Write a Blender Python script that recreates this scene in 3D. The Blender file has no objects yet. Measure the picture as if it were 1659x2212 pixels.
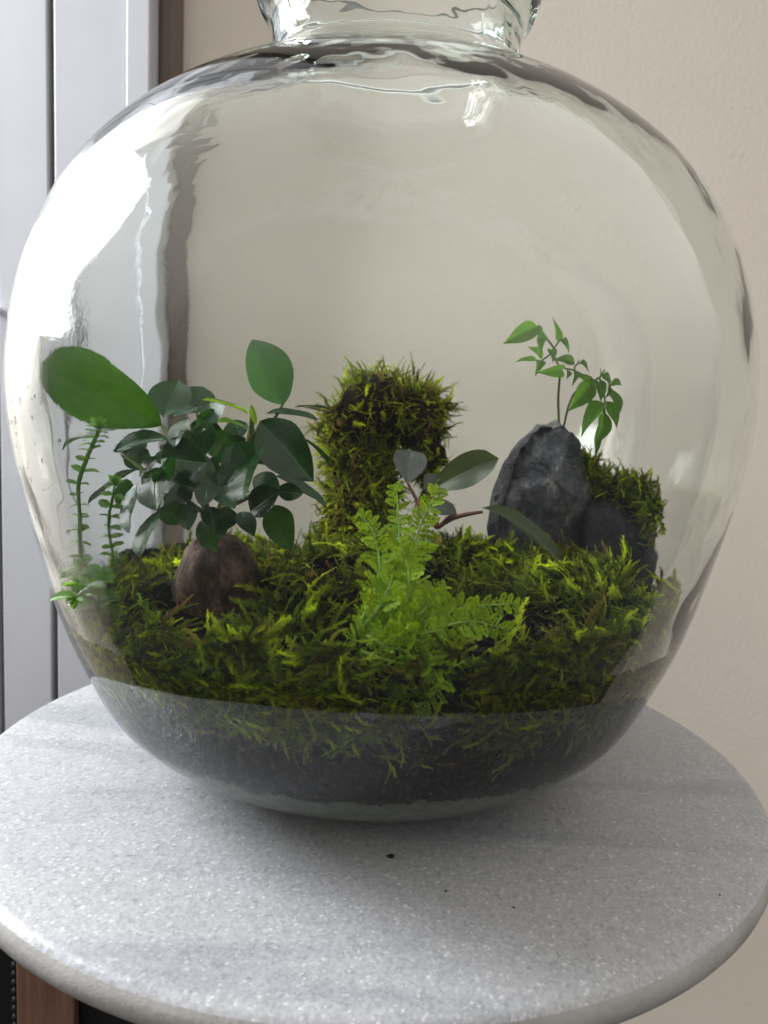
import bpy, bmesh, math, random
import numpy as np
from mathutils import Vector, Matrix, noise

random.seed(7)
rng = np.random.default_rng(7)
S = 0.23                      # metres per unit; one unit is the radius of the marble top
scene = bpy.context.scene
COL = scene.collection

# ------------------------------------------------------------------ camera
CAM_POS = Vector((0.02058, -2.03815, 0.87170)) * S
RIGHT = Vector((0.99915953, 0.00464746, 0.04072633))
UP = Vector((-0.04099064, 0.11328318, 0.99271682))
FWD = Vector((0.0, 0.99355187, -0.11337847))
cd = bpy.data.cameras.new("camera")
cam = bpy.data.objects.new("camera", cd)
COL.objects.link(cam)
m = Matrix.Identity(4)
for i in range(3):
    m[i][0], m[i][1], m[i][2], m[i][3] = RIGHT[i], UP[i], -FWD[i], CAM_POS[i]
cam.matrix_world = m
cd.sensor_fit = 'HORIZONTAL'
cd.sensor_width = 36.0
cd.lens = 36.0 * 1689.8 / 1659.0
cd.clip_start = 0.01
cd.clip_end = 50
cd.dof.use_dof = True
cd.dof.focus_distance = 1.66 * S
cd.dof.aperture_fstop = 16
scene.camera = cam

# ------------------------------------------------------------------ room light
world = bpy.data.worlds.new("World")
scene.world = world
world.use_nodes = True
wn = world.node_tree
bg = wn.nodes["Background"]
# dim room: dark floor below, paler walls and ceiling above
wtc = wn.nodes.new('ShaderNodeTexCoord'); wsx = wn.nodes.new('ShaderNodeSeparateXYZ')
wmr = wn.nodes.new('ShaderNodeMapRange'); wmr.interpolation_type = 'SMOOTHSTEP'
wn.links.new(wtc.outputs['Generated'], wsx.inputs[0]); wn.links.new(wsx.outputs['Z'], wmr.inputs['Value'])
wmr.inputs['From Min'].default_value = -0.05; wmr.inputs['From Max'].default_value = 0.55
wmr.inputs['To Min'].default_value = 0.06; wmr.inputs['To Max'].default_value = 0.72
wn.links.new(wmr.outputs[0], bg.inputs[1])
bg.inputs[0].default_value = (1.0, 0.955, 0.90, 1)

def area(name, loc, target, sx, sy, power, color):
    l = bpy.data.lights.new(name, 'AREA')
    l.shape = 'RECTANGLE'
    l.size, l.size_y = sx * S, sy * S
    l.energy = power
    l.color = color
    o = bpy.data.objects.new(name, l)
    COL.objects.link(o)
    o.location = Vector(loc) * S
    d = (Vector(target) - Vector(loc)).normalized()
    o.rotation_euler = d.to_track_quat('-Z', 'Y').to_euler()
    return o

# daylight coming through the glazing left of the white frame
area("door_glass_light", (-2.2, 0.95, 2.6), (-2.1, -1.0, 2.5), 0.9, 2.0, 0.45, (0.90, 0.95, 1.0))
# the next window round the corner, raking along the wall
area("side_window_light", (-4.3, 0.44, 3.1), (0.0, 0.2, 1.6), 0.96, 3.0, 17.5, (0.93, 0.96, 1.0))

scene.view_settings.view_transform = 'Standard'
scene.view_settings.look = 'None'
scene.view_settings.exposure = 0.56
scene.view_settings.gamma = 1.0
scene.view_settings.use_curve_mapping = False
scene.render.engine = 'CYCLES'
cy = scene.cycles
cy.max_bounces = 24
cy.transmission_bounces = 20
cy.glossy_bounces = 8
cy.diffuse_bounces = 4
cy.transparent_max_bounces = 16
cy.caustics_refractive = True
cy.caustics_reflective = True
cy.blur_glossy = 0.3
cy.sample_clamp_indirect = 6.0
cy.use_denoising = True
try:
    cy.denoiser = 'OPENIMAGEDENOISE'
except Exception:
    pass

# ------------------------------------------------------------------ helpers
def tag(o, label=None, cat=None, group=None, kind=None):
    if label: o["label"] = label
    if cat: o["category"] = cat
    if group: o["group"] = group
    if kind: o["kind"] = kind
    return o

def mesh_data(name, verts, faces, mat=None, smooth=True):
    me = bpy.data.meshes.new(name)
    v = np.asarray(verts, dtype=float) * S
    me.from_pydata([tuple(p) for p in v], [], [tuple(int(i) for i in f) for f in faces])
    me.update()
    if smooth:
        me.polygons.foreach_set("use_smooth", [True] * len(me.polygons))
    if mat: me.materials.append(mat)
    return me

def link(name, me, parent=None, loc=None):
    o = bpy.data.objects.new(name, me)
    COL.objects.link(o)
    if parent is not None: o.parent = parent
    if loc is not None: o.location = Vector(loc) * S
    return o

def empty(name, loc):
    o = bpy.data.objects.new(name, None)
    COL.objects.link(o)
    o.empty_display_size = 0.02
    o.location = Vector(loc) * S
    return o

def sub(verts, loc):
    return np.asarray(verts, float) - np.asarray(loc, float)

def tri_mesh(name, verts, tris, mat, cols=None, smooth=False):
    """big triangle soup, built without python loops"""
    me = bpy.data.meshes.new(name)
    v = (np.asarray(verts) * S).astype(np.float32)
    t = np.asarray(tris, dtype=np.int32)
    me.vertices.add(len(v)); me.vertices.foreach_set("co", v.ravel())
    me.loops.add(t.size); me.loops.foreach_set("vertex_index", t.ravel())
    me.polygons.add(len(t))
    me.polygons.foreach_set("loop_start", np.arange(0, t.size, 3, dtype=np.int32))
    me.update(calc_edges=True)
    if smooth: me.polygons.foreach_set("use_smooth", np.ones(len(t), dtype=bool))
    if cols is not None:
        a = me.color_attributes.new("Col", 'FLOAT_COLOR', 'POINT')
        a.data.foreach_set("color", np.hstack([cols, np.ones((len(cols), 1))]).astype(np.float32).ravel())
    me.materials.append(mat)
    me.validate()
    return me

def tube(pts, radii, n=8, sm=4):
    """verts and faces of a smooth tapered tube through the points"""
    P = [Vector(p) for p in pts]
    if np.isscalar(radii): radii = [radii] * len(P)
    Q, Rr = [], []
    for i in range(len(P) - 1):
        p0, p1, p2, p3 = P[max(i-1, 0)], P[i], P[i+1], P[min(i+2, len(P)-1)]
        for k in range(sm):
            t = k / sm
            Q.append(0.5 * ((2*p1) + (p2-p0)*t + (2*p0-5*p1+4*p2-p3)*t*t + (3*p1-p0-3*p2+p3)*t**3))
            Rr.append(radii[i] * (1-t) + radii[i+1] * t)
    Q.append(P[-1]); Rr.append(radii[-1])
    verts, faces = [], []
    ref = Vector((0.31, 0.17, 0.93)).normalized()
    for i, q in enumerate(Q):
        d = (Q[min(i+1, len(Q)-1)] - Q[max(i-1, 0)]).normalized()
        a = ref - d * ref.dot(d)
        if a.length < 1e-3: a = Vector((1, 0, 0)) - d * d.x
        a.normalize(); ref = a
        b = d.cross(a)
        for k in range(n):
            th = 2 * math.pi * k / n
            verts.append(q + (a * math.cos(th) + b * math.sin(th)) * Rr[i])
    for i in range(len(Q) - 1):
        for k in range(n):
            k2 = (k + 1) % n
            faces.append((i*n+k, i*n+k2, (i+1)*n+k2, (i+1)*n+k))
    verts.append(Q[0]); verts.append(Q[-1])
    c0, c1 = len(verts) - 2, len(verts) - 1
    for k in range(n):
        k2 = (k + 1) % n
        faces.append((c0, k2, k)); faces.append((c1, (len(Q)-1)*n+k, (len(Q)-1)*n+k2))
    return [tuple(v) for v in verts], faces, Q

def box_verts(x0, x1, y0, y1, z0, z1, bev=0.0):
    bm = bmesh.new()
    bmesh.ops.create_cube(bm, size=1.0)
    for v in bm.verts:
        v.co = Vector(((x0+x1)/2 + v.co.x*(x1-x0), (y0+y1)/2 + v.co.y*(y1-y0), (z0+z1)/2 + v.co.z*(z1-z0)))
    if bev:
        bmesh.ops.bevel(bm, geom=list(bm.edges), offset=bev, segments=2, affect='EDGES', profile=0.5)
    bm.verts.ensure_lookup_table(); bm.verts.index_update()
    vs = [tuple(v.co) for v in bm.verts]; fs = [tuple(v.index for v in f.verts) for f in bm.faces]
    bm.free()
    return vs, fs

def catmull(pts, n):
    P = [np.array(p, float) for p in pts]; out = []
    for i in range(len(P) - 1):
        p0, p1, p2, p3 = P[max(i-1, 0)], P[i], P[i+1], P[min(i+2, len(P)-1)]
        for k in range(n):
            t = k / n
            out.append(0.5*((2*p1)+(p2-p0)*t+(2*p0-5*p1+4*p2-p3)*t*t+(3*p1-p0-3*p2+p3)*t**3))
    out.append(P[-1])
    return np.array(out)

# ------------------------------------------------------------------ materials
def new_mat(name):
    mt = bpy.data.materials.new(name); mt.use_nodes = True
    nt = mt.node_tree; nt.nodes.clear()
    out = nt.nodes.new('ShaderNodeOutputMaterial')
    return mt, nt, out

def N(nt, t, **kw):
    n = nt.nodes.new(t)
    for k, v in kw.items():
        if k == 'inp':
            for a, b in v.items(): n.inputs[a].default_value = b
        else: setattr(n, k, v)
    return n

def ramp(nt, stops, interp='LINEAR'):
    r = nt.nodes.new('ShaderNodeValToRGB'); r.color_ramp.interpolation = interp
    e = r.color_ramp.elements
    while len(e) < len(stops): e.new(0.5)
    for i, (p, c) in enumerate(stops):
        e[i].position = p; e[i].color = (*c, 1) if len(c) == 3 else c
    return r

def coords(nt, scale=(1, 1, 1)):
    tc = nt.nodes.new('ShaderNodeTexCoord'); mp = nt.nodes.new('ShaderNodeMapping')
    mp.inputs['Scale'].default_value = scale
    nt.links.new(tc.outputs['Object'], mp.inputs['Vector'])
    return mp.outputs['Vector']

def mat_glass():
    mt, nt, out = new_mat('green_tinted_glass')
    g = N(nt, 'ShaderNodeBsdfGlass', inp={'Color': (0.990, 0.996, 0.991, 1), 'Roughness': 0.0, 'IOR': 1.48})
    va = N(nt, 'ShaderNodeVolumeAbsorption', inp={'Color': (0.42, 0.78, 0.66, 1), 'Density': 6.0})
    v = coords(nt)
    n1 = N(nt, 'ShaderNodeTexNoise', inp={'Scale': 520.0, 'Detail': 2.0, 'Roughness': 0.55})
    n2 = N(nt, 'ShaderNodeTexNoise', inp={'Scale': 14.0, 'Detail': 2.0})
    nt.links.new(v, n1.inputs['Vector']); nt.links.new(v, n2.inputs['Vector'])
    r2 = ramp(nt, [(0.44, (0, 0, 0)), (0.62, (1, 1, 1))])
    nt.links.new(n2.outputs['Fac'], r2.inputs['Fac'])
    # fogged side of the jar: condensation beads sit on the window side
    sx = N(nt, 'ShaderNodeSeparateXYZ'); nt.links.new(v, sx.inputs[0])
    mr = N(nt, 'ShaderNodeMapRange', inp={'From Min': -0.06, 'From Max': -0.13, 'To Min': 0.0, 'To Max': 1.0})
    nt.links.new(sx.outputs['X'], mr.inputs['Value'])
    mul = N(nt, 'ShaderNodeMath', operation='MULTIPLY'); nt.links.new(mr.outputs[0], mul.inputs[0]); nt.links.new(r2.outputs['Color'], mul.inputs[1])
    mu2 = N(nt, 'ShaderNodeMath', operation='MULTIPLY', inp={1: 0.035}); nt.links.new(mul.outputs[0], mu2.inputs[0])
    b = N(nt, 'ShaderNodeBump', inp={'Distance': 0.0008})
    nt.links.new(n1.outputs['Fac'], b.inputs['Height']); nt.links.new(mu2.outputs[0], b.inputs['Strength'])
    nt.links.new(b.outputs[0], g.inputs['Normal'])
    nt.links.new(g.outputs[0], out.inputs['Surface']); nt.links.new(va.outputs[0], out.inputs['Volume'])
    return mt

def mat_water():
    mt, nt, out = new_mat('water')
    g = N(nt, 'ShaderNodeBsdfGlass', inp={'Color': (1, 1, 1, 1), 'Roughness': 0.0, 'IOR': 1.33})
    nt.links.new(g.outputs[0], out.inputs['Surface'])
    return mt

def mat_marble():
    mt, nt, out = new_mat('white_crystalline_marble')
    p = N(nt, 'ShaderNodeBsdfPrincipled', inp={'Roughness': 0.42, 'Specular IOR Level': 0.45})
    v = coords(nt)
    vo = N(nt, 'ShaderNodeTexVoronoi', inp={'Scale': 820.0, 'Randomness': 1.0})
    vo2 = N(nt, 'ShaderNodeTexVoronoi', inp={'Scale': 330.0, 'Randomness': 1.0})
    n = N(nt, 'ShaderNodeTexNoise', inp={'Scale': 9.0, 'Detail': 4.0, 'Distortion': 0.6})
    mp = nt.nodes.new('ShaderNodeMapping'); mp.inputs['Scale'].default_value = (3, 13, 8); mp.inputs['Rotation'].default_value = (0, 0, 0.25)
    n3 = N(nt, 'ShaderNodeTexNoise', inp={'Scale': 1.6, 'Detail': 5.0, 'Distortion': 0.5})
    nt.links.new(v, mp.inputs['Vector']); nt.links.new(mp.outputs[0], n3.inputs['Vector'])
    for t in (vo, vo2, n): nt.links.new(v, t.inputs['Vector'])
    c1 = ramp(nt, [(0.0, (0.31, 0.32, 0.34)), (0.35, (0.38, 0.39, 0.41)), (0.8, (0.44, 0.45, 0.47)), (1.0, (0.66, 0.66, 0.67))])
    nt.links.new(vo.outputs['Color'], c1.inputs['Fac'])
    c2 = ramp(nt, [(0.0, (0.70, 0.70, 0.71)), (0.25, (0.95, 0.95, 0.95)), (1.0, (1, 1, 1))])
    nt.links.new(vo2.outputs['Color'], c2.inputs['Fac'])
    mx = N(nt, 'ShaderNodeMix', data_type='RGBA', blend_type='MULTIPLY', inp={0: 0.4})
    nt.links.new(c1.outputs[0], mx.inputs[6]); nt.links.new(c2.outputs[0], mx.inputs[7])
    c3 = ramp(nt, [(0.36, (0.62, 0.65, 0.68)), (0.5, (1, 1, 1)), (0.63, (1, 1, 0.99)), (0.78, (0.97, 0.93, 0.83))])
    nt.links.new(n3.outputs['Fac'], c3.inputs['Fac'])
    mx2 = N(nt, 'ShaderNodeMix', data_type='RGBA', blend_type='MULTIPLY', inp={0: 0.55})
    nt.links.new(mx.outputs[2], mx2.inputs[6]); nt.links.new(c3.outputs[0], mx2.inputs[7])
    nt.links.new(mx2.outputs[2], p.inputs['Base Color'])
    rr = ramp(nt, [(0.0, (0.15,)*3), (0.4, (0.42,)*3), (1, (0.65,)*3)])
    nt.links.new(vo2.outputs['Color'], rr.inputs['Fac']); nt.links.new(rr.outputs[0], p.inputs['Roughness'])
    b = N(nt, 'ShaderNodeBump', inp={'Strength': 0.25, 'Distance': 0.0006}); nt.links.new(vo.outputs['Color'], b.inputs['Height'])
    b2 = N(nt, 'ShaderNodeBump', inp={'Strength': 0.2, 'Distance': 0.0007}); nt.links.new(vo2.outputs['Distance'], b2.inputs['Height'])
    nt.links.new(b.outputs[0], b2.inputs['Normal']); nt.links.new(b2.outputs[0], p.inputs['Normal'])
    nt.links.new(p.outputs[0], out.inputs['Surface'])
    return mt

def mat_noise(name, c0, c1, scale=30, rough=0.6, bump=0.0, bdist=0.002, bscale=None, spec=0.4, stretch=(1, 1, 1), c2=None, pos=(0.28, 0.5, 0.68)):
    mt, nt, out = new_mat(name)
    p = N(nt, 'ShaderNodeBsdfPrincipled', inp={'Roughness': rough, 'Specular IOR Level': spec})
    v = coords(nt, stretch)
    n = N(nt, 'ShaderNodeTexNoise', inp={'Scale': scale, 'Detail': 6.0, 'Roughness': 0.6})
    nt.links.new(v, n.inputs['Vector'])
    st = [(0.3, c0), (0.68, c1)] if c2 is None else [(pos[0], c0), (pos[1], c1), (pos[2], c2)]
    r = ramp(nt, st); nt.links.new(n.outputs['Fac'], r.inputs['Fac']); nt.links.new(r.outputs[0], p.inputs['Base Color'])
    if bump:
        n2 = N(nt, 'ShaderNodeTexNoise', inp={'Scale': bscale or scale * 4, 'Detail': 5.0, 'Roughness': 0.6}); nt.links.new(v, n2.inputs['Vector'])
        b = N(nt, 'ShaderNodeBump', inp={'Strength': bump, 'Distance': bdist}); nt.links.new(n2.outputs['Fac'], b.inputs['Height'])
        nt.links.new(b.outputs[0], p.inputs['Normal'])
    nt.links.new(p.outputs[0], out.inputs['Surface'])
    return mt

def mat_rock():
    mt, nt, out = new_mat('mottled_slate')
    p = N(nt, 'ShaderNodeBsdfPrincipled', inp={'Roughness': 0.55, 'Specular IOR Level': 0.35})
    v = coords(nt)
    n = N(nt, 'ShaderNodeTexNoise', inp={'Scale': 52.0, 'Detail': 9.0, 'Roughness': 0.72, 'Distortion': 0.3}); nt.links.new(v, n.inputs['Vector'])
    r = ramp(nt, [(0.34, (0.03, 0.032, 0.043)), (0.46, (0.075, 0.078, 0.10)), (0.55, (0.14, 0.14, 0.16)), (0.64, (0.38, 0.36, 0.35))]); nt.links.new(n.outputs['Fac'], r.inputs['Fac'])
    n2 = N(nt, 'ShaderNodeTexNoise', inp={'Scale': 16.0, 'Detail': 4.0, 'Roughness': 0.6}); nt.links.new(v, n2.inputs['Vector'])
    r2 = ramp(nt, [(0.56, (0, 0, 0)), (0.64, (1, 1, 1))]); nt.links.new(n2.outputs['Fac'], r2.inputs['Fac'])
    mx = N(nt, 'ShaderNodeMix', data_type='RGBA', inp={7: (0.17, 0.135, 0.11, 1)})
    nt.links.new(r2.outputs[0], mx.inputs[0]); nt.links.new(r.outputs[0], mx.inputs[6])
    vo = N(nt, 'ShaderNodeTexVoronoi', feature='DISTANCE_TO_EDGE', inp={'Scale': 22.0})
    ds = N(nt, 'ShaderNodeMix', data_type='VECTOR', inp={0: 0.25}); nt.links.new(v, ds.inputs[4]); nt.links.new(n.outputs['Color'], ds.inputs[5]); nt.links.new(ds.outputs[1], vo.inputs['Vector'])
    r3 = ramp(nt, [(0.0, (1, 1, 1)), (0.03, (0, 0, 0))]); nt.links.new(vo.outputs['Distance'], r3.inputs['Fac'])
    mu = N(nt, 'ShaderNodeMath', operation='MULTIPLY', inp={1: 0.35}); nt.links.new(r3.outputs[0], mu.inputs[0])
    m2 = N(nt, 'ShaderNodeMix', data_type='RGBA', inp={7: (0.42, 0.42, 0.43, 1)}); nt.links.new(mu.outputs[0], m2.inputs[0]); nt.links.new(mx.outputs[2], m2.inputs[6])
    nt.links.new(m2.outputs[2], p.inputs['Base Color'])
    b = N(nt, 'ShaderNodeBump', inp={'Strength': 0.8, 'Distance': 0.004}); nt.links.new(n.outputs['Fac'], b.inputs['Height']); nt.links.new(b.outputs[0], p.inputs['Normal'])
    nt.links.new(p.outputs[0], out.inputs['Surface'])
    return mt

def mat_leaf(name, c0, c1, trans, rough=0.3, tmix=0.35, spec=0.5, vein=True):
    mt, nt, out = new_mat(name)
    p = N(nt, 'ShaderNodeBsdfPrincipled', inp={'Roughness': rough, 'Specular IOR Level': spec})
    t = N(nt, 'ShaderNodeBsdfTranslucent', inp={'Color': (*trans, 1)})
    tc = nt.nodes.new('ShaderNodeTexCoord')
    n = N(nt, 'ShaderNodeTexNoise', inp={'Scale': 7.0, 'Detail': 6.0, 'Roughness': 0.65}); nt.links.new(tc.outputs['Object'], n.inputs['Vector'])
    r = ramp(nt, [(0.36, c0), (0.64, c1)]); nt.links.new(n.outputs['Fac'], r.inputs['Fac'])
    oi = N(nt, 'ShaderNodeObjectInfo')
    hv = N(nt, 'ShaderNodeHueSaturation')
    mr = N(nt, 'ShaderNodeMapRange', inp={'To Min': 0.6, 'To Max': 1.35}); nt.links.new(oi.outputs['Random'], mr.inputs['Value'])
    nt.links.new(mr.outputs[0], hv.inputs['Value']); nt.links.new(r.outputs[0], hv.inputs['Color'])
    col = hv.outputs[0]
    if vein:
        at = N(nt, 'ShaderNodeAttribute', attribute_name='leafuv'); sp = N(nt, 'ShaderNodeSeparateXYZ'); nt.links.new(at.outputs['Vector'], sp.inputs[0])
        ab = N(nt, 'ShaderNodeMath', operation='ABSOLUTE'); nt.links.new(sp.outputs['Y'], ab.inputs[0])
        mid = N(nt, 'ShaderNodeMapRange', inp={'From Min': 0.02, 'From Max': 0.07, 'To Min': 1.0, 'To Max': 0.0}); nt.links.new(ab.outputs[0], mid.inputs['Value'])
        ma = N(nt, 'ShaderNodeMath', operation='MULTIPLY_ADD', inp={1: -0.22}); nt.links.new(ab.outputs[0], ma.inputs[0]); nt.links.new(sp.outputs['X'], ma.inputs[2])
        mb = N(nt, 'ShaderNodeMath', operation='MULTIPLY', inp={1: 11.0}); nt.links.new(ma.outputs[0], mb.inputs[0])
        pg = N(nt, 'ShaderNodeMath', operation='PINGPONG', inp={1: 0.5}); nt.links.new(mb.outputs[0], pg.inputs[0])
        lat = N(nt, 'ShaderNodeMapRange', inp={'From Min': 0.02, 'From Max': 0.16, 'To Min': 0.22, 'To Max': 0.0}); nt.links.new(pg.outputs[0], lat.inputs['Value'])
        vx = N(nt, 'ShaderNodeMath', operation='MAXIMUM'); nt.links.new(mid.outputs[0], vx.inputs[0]); nt.links.new(lat.outputs[0], vx.inputs[1])
        mx = N(nt, 'ShaderNodeMix', data_type='RGBA', inp={7: tuple(min(1, c*2.0) for c in c1) + (1,)})
        mu = N(nt, 'ShaderNodeMath', operation='MULTIPLY', inp={1: 0.55}); nt.links.new(vx.outputs[0], mu.inputs[0])
        nt.links.new(mu.outputs[0], mx.inputs[0]); nt.links.new(col, mx.inputs[6]); col = mx.outputs[2]
        b = N(nt, 'ShaderNodeBump', inp={'Strength': 0.35, 'Distance': 0.0006}); b.invert = True
        nt.links.new(vx.outputs[0], b.inputs['Height']); nt.links.new(b.outputs[0], p.inputs['Normal'])
        tv = N(nt, 'ShaderNodeMix', data_type='RGBA', inp={6: (*trans, 1), 7: tuple(c*0.6 for c in trans) + (1,)})
        nt.links.new(vx.outputs[0], tv.inputs[0]); nt.links.new(tv.outputs[2], t.inputs['Color'])
    nt.links.new(col, p.inputs['Base Color'])
    m_ = N(nt, 'ShaderNodeMixShader', inp={0: tmix})
    nt.links.new(p.outputs[0], m_.inputs[1]); nt.links.new(t.outputs[0], m_.inputs[2])
    nt.links.new(m_.outputs[0], out.inputs['Surface'])
    return mt

def mat_moss(name):
    mt, nt, out = new_mat(name)
    at = N(nt, 'ShaderNodeAttribute', attribute_name='Col')
    p = N(nt, 'ShaderNodeBsdfPrincipled', inp={'Roughness': 0.55, 'Specular IOR Level': 0.35})
    t = N(nt, 'ShaderNodeBsdfTranslucent')
    nt.links.new(at.outputs['Color'], p.inputs['Base Color'])
    br = N(nt, 'ShaderNodeMix', data_type='RGBA', blend_type='MULTIPLY', inp={0: 1.0, 7: (1.5, 1.5, 0.9, 1)})
    nt.links.new(at.outputs['Color'], br.inputs[6]); nt.links.new(br.outputs[2], t.inputs['Color'])
    m_ = N(nt, 'ShaderNodeMixShader', inp={0: 0.42})
    nt.links.new(p.outputs[0], m_.inputs[1]); nt.links.new(t.outputs[0], m_.inputs[2])
    nt.links.new(m_.outputs[0], out.inputs['Surface'])
    return mt

M = {
    'glass': mat_glass(), 'marble': mat_marble(), 'marble_edge': mat_noise('rough_shaded_marble_edge', (0.33, 0.32, 0.31), (0.44, 0.43, 0.42), 40, 0.6, 0.4, 0.001, 300, 0.3), 'moss': mat_moss('feathery_moss'),
    'wall': mat_noise('beige_plaster', (0.87, 0.79, 0.695), (0.90, 0.825, 0.73), 8, 0.85, 0.35, 0.0010, 230, 0.2),
    'white': mat_noise('white_frame_paint', (0.62, 0.63, 0.67), (0.66, 0.67, 0.71), 12, 0.35, 0.05, 0.001, 60, 0.45),
    'strip_shade': mat_noise('brown_shadow_tone', (0.13, 0.098, 0.078), (0.19, 0.145, 0.115), 14, 0.6, 0.2, 0.001, 80),  # dark brown tone of the shadow beside the jamb
    'groove': mat_noise('grey_gasket', (0.16, 0.16, 0.17), (0.22, 0.22, 0.23), 40, 0.7),
    'wood': mat_noise('brown_wood', (0.17, 0.085, 0.06), (0.27, 0.15, 0.11), 22, 0.5, 0.3, 0.001, 60, 0.4, (14, 14, 1)),
    'black': mat_noise('black_lacquer', (0.006, 0.006, 0.008), (0.012, 0.011, 0.014), 20, 0.5),
    'soil': mat_noise('dark_soil', (0.0012, 0.0012, 0.003), (0.007, 0.007, 0.011), 260, 0.95, 1.0, 0.008, 500, 0.05, (1, 1, 1), (0.13, 0.12, 0.10), (0.45, 0.55, 0.68)),
    'sand': mat_noise('pale_drainage_sand', (0.13, 0.15, 0.12), (0.27, 0.30, 0.24), 150, 0.9, 0.8, 0.003, 500, 0.2),
    'rock': mat_rock(),
    'darkrock': mat_noise('black_slate', (0.012, 0.012, 0.02), (0.04, 0.04, 0.06), 30, 0.6, 0.8, 0.004, 120, 0.4),
    'bark': mat_noise('ficus_bark', (0.025, 0.012, 0.009), (0.085, 0.042, 0.028), 130, 0.6, 1.0, 0.006, 190, 0.4, (1, 1, 0.5), (0.20, 0.12, 0.08), (0.34, 0.5, 0.64)),
    'core': mat_noise('rotten_wood', (0.006, 0.004, 0.003), (0.03, 0.02, 0.013), 60, 0.9, 1.0, 0.006, 160, 0.15),
    'twig': mat_noise('young_stem', (0.10, 0.13, 0.035), (0.17, 0.20, 0.06), 60, 0.5),
    'redstem': mat_noise('red_stem', (0.10, 0.03, 0.022), (0.16, 0.055, 0.035), 60, 0.4),
    'dark': mat_leaf('dark_glossy_leaf', (0.008, 0.040, 0.011), (0.018, 0.072, 0.018), (0.06, 0.20, 0.02), 0.2, 0.2, 0.45),
    'mid': mat_leaf('green_leaf', (0.014, 0.060, 0.008), (0.032, 0.105, 0.012), (0.085, 0.235, 0.008), 0.35, 0.42, 0.3),
    'fresh': mat_leaf('fresh_leaf', (0.03, 0.11, 0.03), (0.06, 0.17, 0.05), (0.12, 0.34, 0.05), 0.35, 0.45),
    'lime': mat_leaf('new_lime_leaf', (0.14, 0.28, 0.02), (0.22, 0.40, 0.04), (0.40, 0.65, 0.04), 0.35, 0.5),
    'olive': mat_leaf('olive_leaf', (0.06, 0.09, 0.045), (0.12, 0.15, 0.07), (0.22, 0.30, 0.10), 0.3, 0.4),
    'grey': mat_leaf('grey_leaf', (0.05, 0.06, 0.05), (0.09, 0.10, 0.085), (0.08, 0.12, 0.06), 0.3, 0.12),
    'vine': mat_leaf('vine_leaf', (0.06, 0.18, 0.03), (0.11, 0.27, 0.05), (0.26, 0.52, 0.05), 0.4, 0.5),
    'creeper': mat_leaf('creeper_leaf', (0.07, 0.20, 0.03), (0.13, 0.30, 0.05), (0.3, 0.55, 0.05), 0.22, 0.4, 0.7),
    'pale': mat_leaf('pale_leaf', (0.16, 0.21, 0.10), (0.25, 0.30, 0.15), (0.35, 0.42, 0.18), 0.35, 0.4),
    'fern': mat_leaf('fern_leaf', (0.20, 0.40, 0.012), (0.46, 0.66, 0.02), (0.75, 0.92, 0.03), 0.35, 0.30, 0.3, False),
    'fernstem': mat_noise('fern_stem', (0.18, 0.34, 0.03), (0.28, 0.46, 0.06), 60, 0.35),
    'water': mat_water(),
    'crumb': mat_noise('dark_crumb', (0.01, 0.008, 0.006), (0.03, 0.022, 0.015), 200, 0.9),
}
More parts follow.
